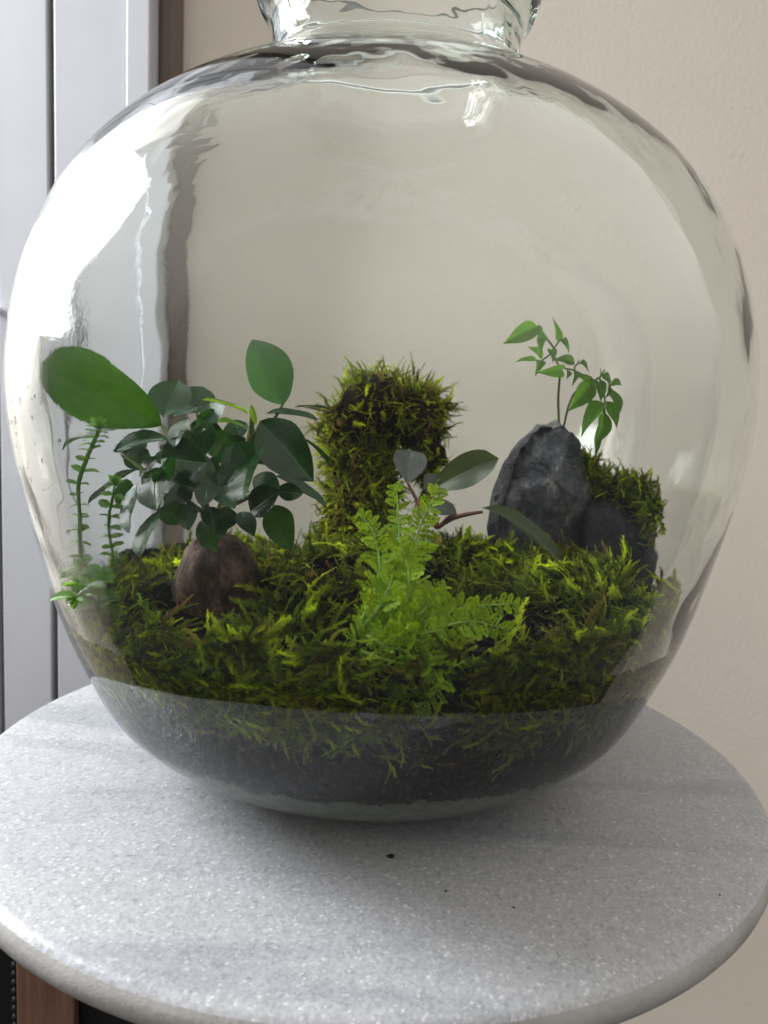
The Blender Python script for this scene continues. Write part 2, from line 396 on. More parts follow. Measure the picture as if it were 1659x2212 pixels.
FICUS_LEAVES = [
    ((-0.4888, -0.28, 0.8453), (-0.7299, -0.36, 0.9784), 0.1365, 'C', 'mid'),
    ((-0.5146, -0.12, 0.862), (-0.3806, -0.05, 0.9291), 0.1223, 'T', 'dark'),
    ((-0.5099, -0.2, 0.8617), (-0.5027, -0.1, 0.968), 0.0909, 'C', 'dark'),
    ((-0.2804, -0.33, 0.8783), (-0.3647, -0.4, 0.9149), 0.0383, 'U', 'lime'),
    ((-0.2837, -0.33, 0.8416), (-0.3287, -0.4, 0.8678), 0.0322, 'U', 'lime'),
    ((-0.2118, -0.25, 0.9074), (-0.2928, -0.22, 1.0562), 0.0868, 'C', 'fresh'),
    ((-0.2519, -0.25, 0.8846), (-0.132, -0.3, 0.8847), 0.0361, 'T', 'dark'),
    ((-0.1918, -0.22, 0.9047), (-0.1065, -0.2, 0.913), 0.0176, 'T', 'dark'),
    ((-0.2519, -0.34, 0.8632), (-0.131, -0.42, 0.7516), 0.0958, 'C', 'dark'),
    ((-0.2214, -0.32, 0.7492), (-0.0964, -0.3, 0.6898), 0.0437, 'T', 'dark'),
    ((-0.5811, -0.25, 0.8414), (-0.7612, -0.2, 0.8142), 0.0567, 'T', 'dark'),
    ((-0.5635, -0.35, 0.79), (-0.4384, -0.42, 0.8285), 0.0438, 'G', 'dark'),
    ((-0.4496, -0.42, 0.7815), (-0.3402, -0.48, 0.7848), 0.0765, 'C', 'dark'),
    ((-0.2454, -0.42, 0.8015), (-0.2621, -0.55, 0.7374), 0.071, 'G', 'dark'),
    ((-0.4395, -0.48, 0.7545), (-0.4118, -0.56, 0.6943), 0.0566, 'G', 'dark'),
    ((-0.4884, -0.42, 0.733), (-0.4889, -0.5, 0.6394), 0.0646, 'L', 'dark'),
    ((-0.4276, -0.48, 0.6831), (-0.454, -0.55, 0.6037), 0.066, 'L', 'dark'),
    ((-0.3751, -0.45, 0.7245), (-0.4145, -0.5, 0.6952), 0.0414, 'C', 'dark'),
    ((-0.2513, -0.45, 0.6851), (-0.1916, -0.5, 0.7343), 0.0564, 'C', 'dark'),
    ((-0.2074, -0.4, 0.7253), (-0.1517, -0.42, 0.7233), 0.0333, 'C', 'dark'),
    ((-0.2195, -0.38, 0.6929), (-0.1699, -0.42, 0.6018), 0.0611, 'C', 'mid'),
    ((-0.276, -0.42, 0.6788), (-0.2413, -0.48, 0.6392), 0.0363, 'C', 'dark'),
    ((-0.3568, -0.45, 0.6536), (-0.3118, -0.52, 0.6158), 0.0355, 'C', 'mid'),
    ((-0.3862, -0.45, 0.6892), (-0.3654, -0.5, 0.6464), 0.0414, 'C', 'dark'),
    ((-0.5051, -0.38, 0.7535), (-0.598, -0.42, 0.6912), 0.0315, 'G', 'dark'),
    ((-0.3992, -0.4, 0.8649), (-0.4136, -0.46, 0.8169), 0.0465, 'G', 'dark'),
    ((-0.3645, -0.35, 0.7981), (-0.3163, -0.4, 0.8332), 0.042, 'C', 'mid'),
    ((-0.3876, -0.42, 0.8093), (-0.3458, -0.46, 0.8461), 0.025, 'G', 'dark'),
    ((-0.3271, -0.46, 0.7426), (-0.3353, -0.52, 0.7042), 0.0447, 'C', 'dark'),
    ((-0.3079, -0.46, 0.7357), (-0.2708, -0.52, 0.6995), 0.0485, 'C', 'dark'),
    ((-0.3339, -0.46, 0.6886), (-0.3168, -0.5, 0.6522), 0.0375, 'C', 'dark'),
    ((-0.2501, -0.42, 0.7506), (-0.1973, -0.46, 0.7364), 0.0423, 'C', 'dark'),
    ((-0.1697, -0.2, 0.823), (-0.1047, -0.15, 0.7565), 0.0404, 'T', 'dark'),
    ((-0.2804, -0.3, 0.8248), (-0.2343, -0.32, 0.7694), 0.0541, 'C', 'dark'),
    ((-0.4594, -0.4, 0.7802), (-0.4987, -0.4, 0.747), 0.0355, 'G', 'dark'),
    ((-0.4307, -0.2, 0.8649), (-0.3927, -0.15, 0.8308), 0.0673, 'C', 'dark'),
    ((-0.5141, -0.3, 0.8277), (-0.564, -0.3, 0.7715), 0.0544, 'C', 'dark'),
    ((-0.3384, -0.3, 0.8016), (-0.282, -0.33, 0.7597), 0.0581, 'C', 'dark'),
    ((-0.4117, -0.4, 0.7545), (-0.3674, -0.45, 0.7209), 0.0505, 'C', 'dark'),
    ((-0.3037, -0.4, 0.6834), (-0.3106, -0.42, 0.6338), 0.0431, 'C', 'dark'),
    ((-0.3921, -0.3, 0.7576), (-0.3458, -0.3, 0.7428), 0.0628, 'C', 'dark'),
    ((-0.4407, -0.38, 0.72), (-0.4071, -0.4, 0.6912), 0.0476, 'C', 'dark'),
    ((-0.5474, -0.3, 0.7931), (-0.5075, -0.32, 0.7499), 0.0458, 'C', 'dark'),
    ((-0.2619, -0.34, 0.8547), (-0.2695, -0.36, 0.8983), 0.0142, 'C', 'lime'),
    ((-0.4648, -0.1, 0.8872), (-0.4545, -0.05, 0.9542), 0.0803, 'C', 'dark'),
    ((-0.382, -0.2, 0.8494), (-0.4165, -0.15, 0.9061), 0.0628, 'C', 'dark'),
    ((-0.3825, -0.1896, 0.7), (-0.3003, -0.179, 0.7116), 0.0453, 'G', 'dark'),
    ((-0.2867, -0.4424, 0.8161), (-0.249, -0.4382, 0.7665), 0.0458, 'C', 'dark'),
    ((-0.3558, -0.3863, 0.8565), (-0.3685, -0.3944, 0.7862), 0.0428, 'C', 'dark'),
    ((-0.4698, -0.4169, 0.7389), (-0.3682, -0.4918, 0.7364), 0.0422, 'C', 'dark'),
    ((-0.3142, -0.1331, 0.7978), (-0.3852, -0.2085, 0.7988), 0.0661, 'L', 'dark'),
    ((-0.4784, -0.3297, 0.6632), (-0.4077, -0.3174, 0.645), 0.0467, 'C', 'dark'),
    ((-0.4125, -0.4588, 0.7468), (-0.4234, -0.5217, 0.7796), 0.0525, 'G', 'dark'),
    ((-0.3383, -0.2993, 0.823), (-0.3082, -0.2867, 0.7672), 0.062, 'C', 'dark'),
    ((-0.3138, -0.1922, 0.8571), (-0.3481, -0.2911, 0.8017), 0.0443, 'C', 'dark'),
    ((-0.3315, -0.4195, 0.6812), (-0.3187, -0.4641, 0.619), 0.0483, 'T', 'dark'),
    ((-0.483, -0.2595, 0.7593), (-0.4513, -0.324, 0.8013), 0.0511, 'C', 'dark'),
    ((-0.4736, -0.3367, 0.7538), (-0.4274, -0.3524, 0.7056), 0.0426, 'L', 'dark'),
    ((-0.416, -0.4334, 0.8238), (-0.3746, -0.4138, 0.7699), 0.042, 'C', 'dark'),
    ((-0.5708, -0.146, 0.7196), (-0.4646, -0.2047, 0.7022), 0.0505, 'L', 'dark'),
    ((-0.4595, -0.1485, 0.843), (-0.3774, -0.1479, 0.821), 0.0485, 'L', 'dark'),
    ((-0.4113, -0.1552, 0.8284), (-0.459, -0.2104, 0.7885), 0.046, 'G', 'dark'),
    ((-0.5079, -0.1202, 0.7532), (-0.4371, -0.1658, 0.8001), 0.0568, 'L', 'dark'),
    ((-0.4517, -0.3002, 0.8005), (-0.3979, -0.3015, 0.817), 0.0529, 'C', 'dark'),
    ((-0.3482, -0.3449, 0.7621), (-0.2879, -0.3511, 0.727), 0.0583, 'C', 'dark'),
    ((-0.5155, -0.3391, 0.6965), (-0.5471, -0.4024, 0.711), 0.0514, 'L', 'dark'),
    ((-0.4907, -0.1983, 0.751), (-0.5226, -0.1848, 0.7851), 0.0589, 'T', 'dark'),
    ((-0.3088, -0.1969, 0.7608), (-0.3291, -0.2623, 0.7053), 0.0544, 'L', 'dark'),
    ((-0.3183, -0.241, 0.7889), (-0.3151, -0.299, 0.8392), 0.0605, 'L', 'dark'),
    ((-0.4003, -0.3463, 0.7864), (-0.327, -0.4225, 0.7344), 0.047, 'G', 'dark'),
]
FICUS_BRANCHES = [
    [(-0.3601, -0.3, 0.5895), (-0.3736, -0.3, 0.6444), (-0.3867, -0.32, 0.7091), (-0.4166, -0.32, 0.7743), (-0.464, -0.3, 0.8215), (-0.4867, -0.28, 0.8454)],
    [(-0.3601, -0.3, 0.5895), (-0.3403, -0.3, 0.667), (-0.3061, -0.31, 0.745), (-0.2809, -0.32, 0.817), (-0.2738, -0.33, 0.8542), (-0.2687, -0.34, 0.8868)],
    [(-0.3061, -0.31, 0.745), (-0.2584, -0.28, 0.8169), (-0.2302, -0.25, 0.8728), (-0.212, -0.25, 0.9117)],
    [(-0.3736, -0.3, 0.6444), (-0.4043, -0.38, 0.6893), (-0.4374, -0.42, 0.7234), (-0.4829, -0.4, 0.7516), (-0.5473, -0.35, 0.7866)],
    [(-0.3403, -0.3, 0.667), (-0.2839, -0.38, 0.6983), (-0.241, -0.4, 0.7219), (-0.2056, -0.4, 0.7313)],
    [(-0.3867, -0.32, 0.7091), (-0.4044, -0.25, 0.7802), (-0.4309, -0.18, 0.8473), (-0.4602, -0.1, 0.8874)],
    [(-0.2809, -0.32, 0.817), (-0.2632, -0.33, 0.8384), (-0.2498, -0.34, 0.8613)],
    [(-0.241, -0.4, 0.7219), (-0.2209, -0.4, 0.7108), (-0.2153, -0.38, 0.689)],
    [(-0.4374, -0.42, 0.7234), (-0.4412, -0.46, 0.7111), (-0.4295, -0.48, 0.683)],
]
CREEPER_STEMS = [
    [(-0.5985, -0.44, 0.5456), (-0.5975, -0.46, 0.6041), (-0.591, -0.48, 0.6611), (-0.5839, -0.49, 0.7079), (-0.5717, -0.5, 0.754), (-0.5598, -0.5, 0.7953), (-0.5486, -0.5, 0.8252), (-0.5442, -0.5, 0.8419)],
    [(-0.5369, -0.42, 0.5525), (-0.5397, -0.42, 0.5924), (-0.5403, -0.43, 0.6375), (-0.5361, -0.44, 0.682), (-0.5257, -0.45, 0.726)],
    [(-0.5679, -0.5, 0.4658), (-0.5546, -0.52, 0.5018), (-0.5451, -0.54, 0.5368), (-0.5486, -0.55, 0.5721)],
    [(-0.5338, -0.5, 0.4556), (-0.5249, -0.54, 0.5001), (-0.5176, -0.57, 0.5368), (-0.5225, -0.6, 0.543), (-0.5473, -0.6, 0.524)],
]
SEEDLING_LEAVES = [
    ((0.153, -0.02, 0.7102), (0.2883, -0.1, 0.7948), 0.0827, 'C', 'olive'),
    ((0.083, 0.0, 0.7181), (0.0966, 0.05, 0.809), 0.0883, 'T', 'grey'),
    ((0.2068, -0.1, 0.6512), (0.1449, -0.1, 0.6724), 0.0504, 'G', 'grey'),
    ((0.26, -0.12, 0.6768), (0.4579, -0.25, 0.5948), 0.0467, 'C', 'olive'),
    ((0.1394, 0.0, 0.6867), (0.1531, 0.04, 0.7487), 0.0424, 'T', 'grey'),
]
SEEDLING_STEMS = [
    [(0.1644, -0.1, 0.6187), (0.194, -0.1, 0.637), (0.2294, -0.11, 0.6516), (0.2631, -0.12, 0.6609)],
    [(0.1644, -0.1, 0.6187), (0.1546, -0.06, 0.6617), (0.153, -0.02, 0.7102)],
    [(0.1644, -0.1, 0.6187), (0.1179, -0.03, 0.6639), (0.083, 0.0, 0.7181)],
    [(0.171, -0.1, 0.6224), (0.1904, -0.1, 0.6403), (0.2068, -0.1, 0.6512)],
    [(0.1546, -0.06, 0.6617), (0.1453, -0.03, 0.6756), (0.1394, 0.0, 0.6867)],
]
VINE_LEAVES = [
    ((0.4104, 0.12, 1.1507), (0.3244, 0.08, 1.1013), 0.0385),
    ((0.4126, 0.12, 1.1508), (0.4189, 0.06, 1.1129), 0.0226),
    ((0.4663, 0.12, 1.1178), (0.4381, 0.04, 1.1556), 0.019),
    ((0.4662, 0.12, 1.12), (0.4792, 0.02, 1.0858), 0.0204),
    ((0.4247, 0.12, 1.1227), (0.3964, 0.0, 1.0806), 0.0217),
    ((0.4287, 0.12, 1.0743), (0.3906, 0.08, 1.0997), 0.0236),
    ((0.4181, 0.12, 1.0641), (0.3523, 0.06, 1.0596), 0.0236),
    ((0.4454, 0.12, 1.0949), (0.4406, 0.04, 1.0636), 0.0217),
    ((0.4248, 0.12, 1.0653), (0.3997, 0.02, 1.0201), 0.0263),
    ((0.4862, 0.12, 1.0345), (0.4047, 0.0, 1.0161), 0.0371),
    ((0.5207, 0.12, 1.0572), (0.4523, 0.08, 1.0662), 0.0335),
    ((0.4988, 0.12, 1.035), (0.4922, 0.06, 1.01), 0.0217),
    ((0.5292, 0.12, 1.0518), (0.5181, 0.04, 1.0591), 0.0127),
    ((0.5334, 0.12, 1.0564), (0.5325, 0.02, 1.0394), 0.019),
    ((0.5193, 0.12, 1.0314), (0.4976, 0.0, 0.9967), 0.0199),
    ((0.5724, 0.12, 1.0135), (0.5164, 0.08, 1.0208), 0.0217),
    ((0.5722, 0.12, 1.0046), (0.4981, 0.06, 0.928), 0.0476),
    ((0.578, 0.12, 1.0115), (0.5791, 0.04, 0.9633), 0.029),
    ((0.5924, 0.12, 1.0188), (0.5799, 0.02, 0.967), 0.0263),
    ((0.6051, 0.12, 1.0304), (0.5694, 0.0, 1.0362), 0.0172),
    ((0.6092, 0.12, 1.035), (0.6173, 0.08, 1.0144), 0.0217),
    ((0.6269, 0.12, 1.009), (0.6404, 0.06, 1.0108), 0.0326),
    ((0.6253, 0.12, 1.0001), (0.5962, 0.04, 0.9683), 0.019),
    ((0.6257, 0.12, 0.9956), (0.6367, 0.02, 0.9124), 0.043),
    ((0.6061, 0.12, 0.9545), (0.517, 0.0, 0.8711), 0.0521),
    ((0.6172, 0.12, 0.9572), (0.6518, 0.08, 0.8793), 0.0453),
    ((0.6117, 0.12, 0.9211), (0.5975, 0.06, 0.8275), 0.0544),
    ((0.599, 0.12, 0.8642), (0.5862, 0.04, 0.8045), 0.0272),
]
VINE_STEMS = [
    [(0.4888, 0.17, 0.8821), (0.4843, 0.16, 0.9187), (0.4829, 0.15, 0.964), (0.4813, 0.13, 1.026), (0.4802, 0.12, 1.0431)],
    [(0.5018, 0.17, 0.8826), (0.5042, 0.15, 0.9194), (0.5095, 0.13, 0.9441), (0.5255, 0.12, 0.9737), (0.5726, 0.12, 1.0113)],
    [(0.4104, 0.12, 1.1507), (0.4347, 0.12, 1.1209), (0.4519, 0.12, 1.0973), (0.4398, 0.12, 1.077), (0.4248, 0.12, 1.0653)],
    [(0.4519, 0.12, 1.0973), (0.4662, 0.12, 1.12)],
    [(0.4519, 0.12, 1.0973), (0.4605, 0.12, 1.069), (0.4802, 0.12, 1.0431), (0.5214, 0.12, 1.0337), (0.5726, 0.12, 1.0113), (0.5945, 0.12, 1.0211), (0.6045, 0.12, 0.9948), (0.6092, 0.12, 0.9547), (0.6131, 0.12, 0.9144)],
    [(0.5945, 0.12, 1.0211), (0.6093, 0.12, 1.0341), (0.6271, 0.12, 1.0068), (0.6257, 0.12, 0.9956)],
    [(0.5214, 0.12, 1.0337), (0.5228, 0.12, 1.0471), (0.5334, 0.12, 1.0564)],
    [(0.6111, 0.12, 0.9413), (0.6019, 0.12, 0.8869), (0.5982, 0.12, 0.8619)],
]
FERN_FRONDS = [
    ([(-0.024, -0.7, 0.4834), (-0.013, -0.69, 0.5202), (0.0061, -0.67, 0.5643), (0.0172, -0.65, 0.6045), (0.0107, -0.62, 0.6479), (-0.0044, -0.6, 0.6848), (-0.0248, -0.58, 0.7031)], 0.0544),
    ([(-0.024, -0.7, 0.4834), (0.0098, -0.67, 0.5248), (0.0407, -0.62, 0.5658), (0.055, -0.57, 0.614), (0.0531, -0.52, 0.6769), (0.0435, -0.48, 0.7466)], 0.0607),
    ([(0.0098, -0.67, 0.5248), (0.0473, -0.6, 0.5733), (0.0783, -0.55, 0.6209), (0.0963, -0.51, 0.6702), (0.1144, -0.49, 0.7143), (0.1298, -0.47, 0.7445)], 0.0586),
    ([(-0.024, -0.7, 0.4834), (0.0275, -0.7, 0.5181), (0.0817, -0.7, 0.5355), (0.1374, -0.68, 0.548), (0.2034, -0.66, 0.557), (0.2667, -0.63, 0.5583)], 0.0502),
    ([(0.0275, -0.7, 0.5181), (0.0775, -0.72, 0.5191), (0.1319, -0.71, 0.5294), (0.1798, -0.69, 0.5349), (0.2256, -0.67, 0.5229), (0.2555, -0.65, 0.5077)], 0.0544),
    ([(-0.0172, -0.71, 0.4822), (0.0336, -0.74, 0.4741), (0.0664, -0.75, 0.4723), (0.0945, -0.75, 0.4839)], 0.0356),
    ([(0.0326, -0.7, 0.4966), (0.0782, -0.73, 0.4985), (0.109, -0.745, 0.4851), (0.1211, -0.745, 0.4476), (0.117, -0.735, 0.4163), (0.0916, -0.725, 0.39), (0.063, -0.72, 0.3739)], 0.0481),
    ([(0.0782, -0.73, 0.4985), (0.112, -0.745, 0.4663), (0.1371, -0.74, 0.4636), (0.1663, -0.73, 0.4745)], 0.0398),
    ([(-0.0002, -0.68, 0.5116), (0.0353, -0.7, 0.5335), (0.0637, -0.7, 0.5605), (0.0717, -0.66, 0.5956), (0.0623, -0.62, 0.6321), (0.0549, -0.6, 0.6579)], 0.0628),
    ([(0.0275, -0.7, 0.5181), (0.0647, -0.71, 0.533), (0.0977, -0.7, 0.5533), (0.1154, -0.67, 0.5732), (0.1344, -0.64, 0.5785)], 0.0544),
    ([(0.0326, -0.7, 0.4966), (0.0651, -0.73, 0.5128), (0.1012, -0.74, 0.5254), (0.1284, -0.73, 0.5281)], 0.0586),
    ([(-0.0104, -0.7, 0.5165), (0.0157, -0.7, 0.5499), (0.0334, -0.68, 0.5807), (0.0431, -0.66, 0.6075)], 0.0628),
    ([(0.0116, -0.71, 0.4985), (0.0464, -0.72, 0.5178), (0.0726, -0.71, 0.5419), (0.0849, -0.69, 0.5656)], 0.0628),
    ([(0.0014, -0.715, 0.4931), (0.0366, -0.73, 0.5031), (0.0646, -0.73, 0.5254), (0.0806, -0.73, 0.5367)], 0.0586),
    ([(0.022, -0.72, 0.5018), (0.0571, -0.74, 0.5026), (0.0811, -0.745, 0.5134), (0.0979, -0.745, 0.5036)], 0.0586),
    ([(0.0007, -0.71, 0.5088), (0.0368, -0.74, 0.4975), (0.0737, -0.75, 0.4936), (0.0995, -0.75, 0.4652)], 0.0544),
]
STUMP_CORE = [
    ([(-0.0631, 0.2, 0.5573), (-0.0627, 0.2, 0.6519), (-0.0658, 0.2, 0.7376), (-0.0764, 0.2, 0.8145), (-0.0558, 0.2, 0.8845), (0.02, 0.2, 0.9181), (0.0975, 0.2, 0.906), (0.1412, 0.2, 0.8772)], [0.0912, 0.0737, 0.064, 0.0679, 0.0873, 0.097, 0.0912, 0.0504]),
    ([(-0.0623, 0.2, 0.8536), (0.0183, 0.2, 0.8645), (0.1034, 0.2, 0.8603), (0.1623, 0.2, 0.8397)], [0.0582, 0.0834, 0.0776, 0.0349]),
    ([(-0.0255, 0.2, 0.8012), (0.0077, 0.2, 0.7445), (-0.0047, 0.2, 0.666), (-0.0168, 0.2, 0.5751)], [0.064, 0.0466, 0.0466, 0.0737]),
    ([(0.1304, 0.2, 0.8614), (0.1541, 0.2, 0.8085), (0.1647, 0.2, 0.7509), (0.1597, 0.2, 0.6923), (0.1526, 0.2, 0.6372)], [0.0388, 0.0175, 0.0116, 0.014, 0.0233]),
]
ROCK_OUTLINE = [
    (0.4592, 0.1, 0.8879),
    (0.4765, 0.1, 0.8975),
    (0.5003, 0.1, 0.8783),
    (0.5522, 0.1, 0.8446),
    (0.5593, 0.1, 0.8201),
    (0.581, 0.1, 0.7555),
    (0.604, 0.1, 0.6881),
    (0.6181, 0.1, 0.5876),
    (0.6278, 0.1, 0.4203),
    (0.472, 0.1, 0.4044),
    (0.3379, 0.1, 0.4082),
    (0.3256, 0.1, 0.5848),
    (0.3329, 0.1, 0.6724),
    (0.3395, 0.1, 0.7),
    (0.3544, 0.1, 0.7552),
    (0.3741, 0.1, 0.8058),
    (0.3947, 0.1, 0.8381),
    (0.4284, 0.1, 0.8754),
    (0.441, 0.1, 0.8902),
]
DARK_ROCK = [
    (0.5853, 0.14, 0.3761),
    (0.5687, 0.14, 0.6828),
    (0.6169, 0.14, 0.7219),
    (0.6686, 0.14, 0.7101),
    (0.7208, 0.14, 0.6937),
    (0.7614, 0.14, 0.6487),
    (0.8087, 0.14, 0.5804),
    (0.8288, 0.14, 0.5056),
    (0.8245, 0.14, 0.3861),
]
TUFT_LINE = [
    (0.585, 0.18, 0.7927),
    (0.609, 0.17, 0.7474),
    (0.6678, 0.16, 0.7365),
    (0.713, 0.14, 0.7352),
    (0.7556, 0.1, 0.7263),
    (0.7723, 0.07, 0.6709),
    (0.788, 0.05, 0.6109),
    (0.8072, 0.03, 0.5608),
]
CRUMBS = [
    (0.0637, -0.5478),
    (0.1661, -0.6553),
    (0.6922, -0.6325),
    (-0.6111, -0.4872),
    (0.2875, -0.6981),
    (-0.1595, -0.8137),
]# ------------------------------------------------------------------ wall and frame
WALL_Y = 1.22
vs, fs = box_verts(-6, 6, WALL_Y, WALL_Y + 0.3, -4, 6)
tag(link('wall', mesh_data('wall', vs, fs, M['wall'], False)), 'beige plastered wall behind the jar', None, None, 'structure')

FX = -0.907
frame = empty('door_frame', (FX - 0.3, 1.0, -4))
tag(frame, 'white painted door frame with upright boards beside the beige wall', 'door frame')
floc = (FX - 0.3, 1.0, -4)
def fpart(name, x0, x1, y0, y1, z0, z1, mat, bev=0.006):
    vs, fs = box_verts(x0, x1, y0, y1, z0, z1, bev)
    return link(name, mesh_data(name, sub(vs, floc), fs, M[mat], False), frame)
fpart('jamb', FX - 0.088, FX, 1.0, WALL_Y, -4, 6, 'white')
fpart('board', FX - 0.357, FX - 0.09, 1.008, WALL_Y, -4, 6, 'white')
fpart('board', FX - 0.572, FX - 0.378, 1.004, WALL_Y, -4, 6, 'white')
fpart('board', FX - 0.95, FX - 0.59, 1.0, WALL_Y, -4, 6, 'white')
fpart('shadow_strip', FX + 0.001, FX + 0.07, 1.10, WALL_Y, -4, 6, 'strip_shade', 0.02)  # added dark strip, coloured as the frame's shadow on the wall
fpart('gasket', FX - 0.60, FX - 0.35, 1.035, WALL_Y - 0.004, -4, 6, 'groove', 0)
hp, hf, _ = tube([(-1.475, 1.0, 1.235), (-1.475, 0.965, 1.235), (-1.48, 0.955, 1.235), (-1.62, 0.955, 1.235)], [0.016, 0.016, 0.016, 0.014], 10)
link('handle', mesh_data('handle', sub(hp, floc), hf, M['white']), frame)

# ------------------------------------------------------------------ marble table
table = empty('round_table', (0, 0, -3.0))
tag(table, 'round white marble side table under the glass jar', 'table')
TH = 0.07
prof = [(0, 0), (0.9, 0)]
for k in range(0, 13):
    a = math.pi / 2 - math.pi * k / 12
    prof.append((1.0 - 0.028 + 0.028 * math.cos(a) + 0.0, -TH / 2 + TH / 2 * math.sin(a)))
prof += [(0.9, -TH), (0, -TH)]
prof = [(r, z) for r, z in prof]
def lathe(prof, n, cx=0, cy=0, closed_ends=True, fn=None):
    verts, faces, idx = [], [], []
    for (r, z) in prof:
        if r < 1e-6:
            idx.append([len(verts)]); verts.append((cx, cy, z))
        else:
            row = []
            for k in range(n):
                th = 2 * math.pi * k / n
                rr, zz = (r, z) if fn is None else fn(r, z, th)
                row.append(len(verts)); verts.append((cx + rr * math.cos(th), cy + rr * math.sin(th), zz))
            idx.append(row)
    for a, b in zip(idx[:-1], idx[1:]):
        for k in range(n):
            k2 = (k + 1) % n
            if len(a) == 1 and len(b) == 1: continue
            if len(a) == 1: faces.append((a[0], b[k2], b[k]))
            elif len(b) == 1: faces.append((a[k], a[k2], b[0]))
            else: faces.append((a[k], a[k2], b[k2], b[k]))
    return verts, [tuple(reversed(f)) for f in faces]
vs, fs = lathe(prof[:6], 256)
link('tabletop', mesh_data('tabletop', sub(vs, (0, 0, -3)), fs, M['marble']), table)
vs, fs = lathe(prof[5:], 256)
link('edge', mesh_data('edge', sub(vs, (0, 0, -3)), fs, M['marble_edge']), table)  # rough edge, its marble colour darkened to carry the rim's shade
vs, fs = lathe([(0, -TH - 0.002), (0.22, -TH - 0.002), (0.22, -0.11), (0.1, -0.16), (0.07, -0.3), (0.07, -2.8), (0.12, -2.9), (0.5, -2.96), (0.52, -3.0), (0, -3.0)], 64)
link('pedestal', mesh_data('pedestal', sub(vs, (0, 0, -3)), fs, M['black']), table)

# dark cabinet under the left side of the table
cab = empty('cabinet', (-1.0, 0.3, -3.0))
tag(cab, 'black cabinet with a brown wooden upright under the table', 'cabinet')
cl = (-1.0, 0.3, -3.0)
vs, fs = box_verts(-1.25, -0.40, 0.03, 0.34, -3.0, -0.30, 0.01)
link('carcass', mesh_data('carcass', sub(vs, cl), fs, M['black'], False), cab)
vs, fs = box_verts(-0.958, -0.795, -0.012, 0.028, -3.0, -0.28, 0.006)
link('wooden_upright', mesh_data('wooden_upright', sub(vs, cl), fs, M['wood'], False), cab)
bm = bmesh.new()
bv, bf = [], []
for k in range(46):
    b2 = bmesh.new(); bmesh.ops.create_uvsphere(b2, u_segments=8, v_segments=6, radius=0.0105)
    b2.verts.index_update(); o_ = len(bv)
    for v in b2.verts: bv.append((v.co.x - 0.966, v.co.y + 0.0, v.co.z * 1.1 - 0.5 - 0.0265 * k))
    for f in b2.faces: bf.append(tuple(o_ + v.index for v in f.verts))
    b2.free()
bm.free()
link('beaded_edge', mesh_data('beaded_edge', sub(bv, cl), bf, M['black']), cab)

# crumbs on the marble
for i, (x, y) in enumerate(CRUMBS):
    r = [0.0052, 0.0022, 0.0018, 0.0018, 0.002, 0.0018][i]
    b2 = bmesh.new(); bmesh.ops.create_icosphere(b2, subdivisions=2, radius=1.0)
    for v in b2.verts:
        k = 1 + 0.7 * noise.noise(v.co * 1.7 + Vector((i * 3.1, 0, 0)))
        v.co = Vector((v.co.x * (1.6 if i == 0 else 1.0), v.co.y, v.co.z * 0.6)) * r * k
    b2.verts.index_update()
    zmin = min(v.co.z for v in b2.verts)
    vs = [(v.co.x, v.co.y, v.co.z - zmin) for v in b2.verts]; fs = [tuple(v.index for v in f.verts) for f in b2.faces]; b2.free()
    if i in (3, 5): continue
    labels = ['largest dark crumb on the marble in front of the jar', 'tiny dark speck on the marble right of the largest crumb', 'tiny dark speck near the right edge of the marble',
              'tiny dark speck on the bright left part of the marble', 'tiny dark speck on the front right of the marble', 'tiny dark speck on the front of the marble left of centre']
    tag(link('crumb', mesh_data('crumb', vs, fs, M['crumb']), None, (x, y, 0.0005)), labels[i], 'crumb', 'crumbs on the marble top')

# ------------------------------------------------------------------ glass jar
AX, AY = 0.004, -0.05
OUT = [(0.0, 0.012), (0.20, 0.010), (0.285, 0.0015), (0.335, 0.006), (0.405, 0.032), (0.535, 0.095), (0.64, 0.188), (0.707, 0.312), (0.757, 0.435), (0.793, 0.565), (0.824, 0.688), (0.846, 0.80),
       (0.858, 0.91), (0.854, 1.01), (0.839, 1.11), (0.806, 1.22), (0.752, 1.335), (0.672, 1.437), (0.57, 1.522), (0.455, 1.59), (0.365, 1.636), (0.315, 1.672),
       (0.297, 1.72), (0.296, 1.77), (0.306, 1.805), (0.328, 1.835), (0.338, 1.87), (0.332, 1.905), (0.312, 1.928), (0.292, 1.935)]
# wall thickness along the profile: heavy foot, thin belly, thicker shoulder, neck and lip
def thick(z):
    return float(np.interp(z, [0, 0.05, 0.12, 0.3, 0.9, 1.4, 1.6, 1.68, 1.8], [0.02, 0.02, 0.02, 0.021, 0.021, 0.024, 0.03, 0.036, 0.034]))
outer = catmull(OUT, 8)
inner = []
for i in range(len(outer)):
    d = outer[min(i+1, len(outer)-1)] - outer[max(i-1, 0)]
    n_ = np.array([-d[1], d[0]]); n_ /= np.linalg.norm(n_)
    inner.append(outer[i] + n_ * thick(outer[i][1]))
inner = [p for p in inner if p[0] > 0.0]
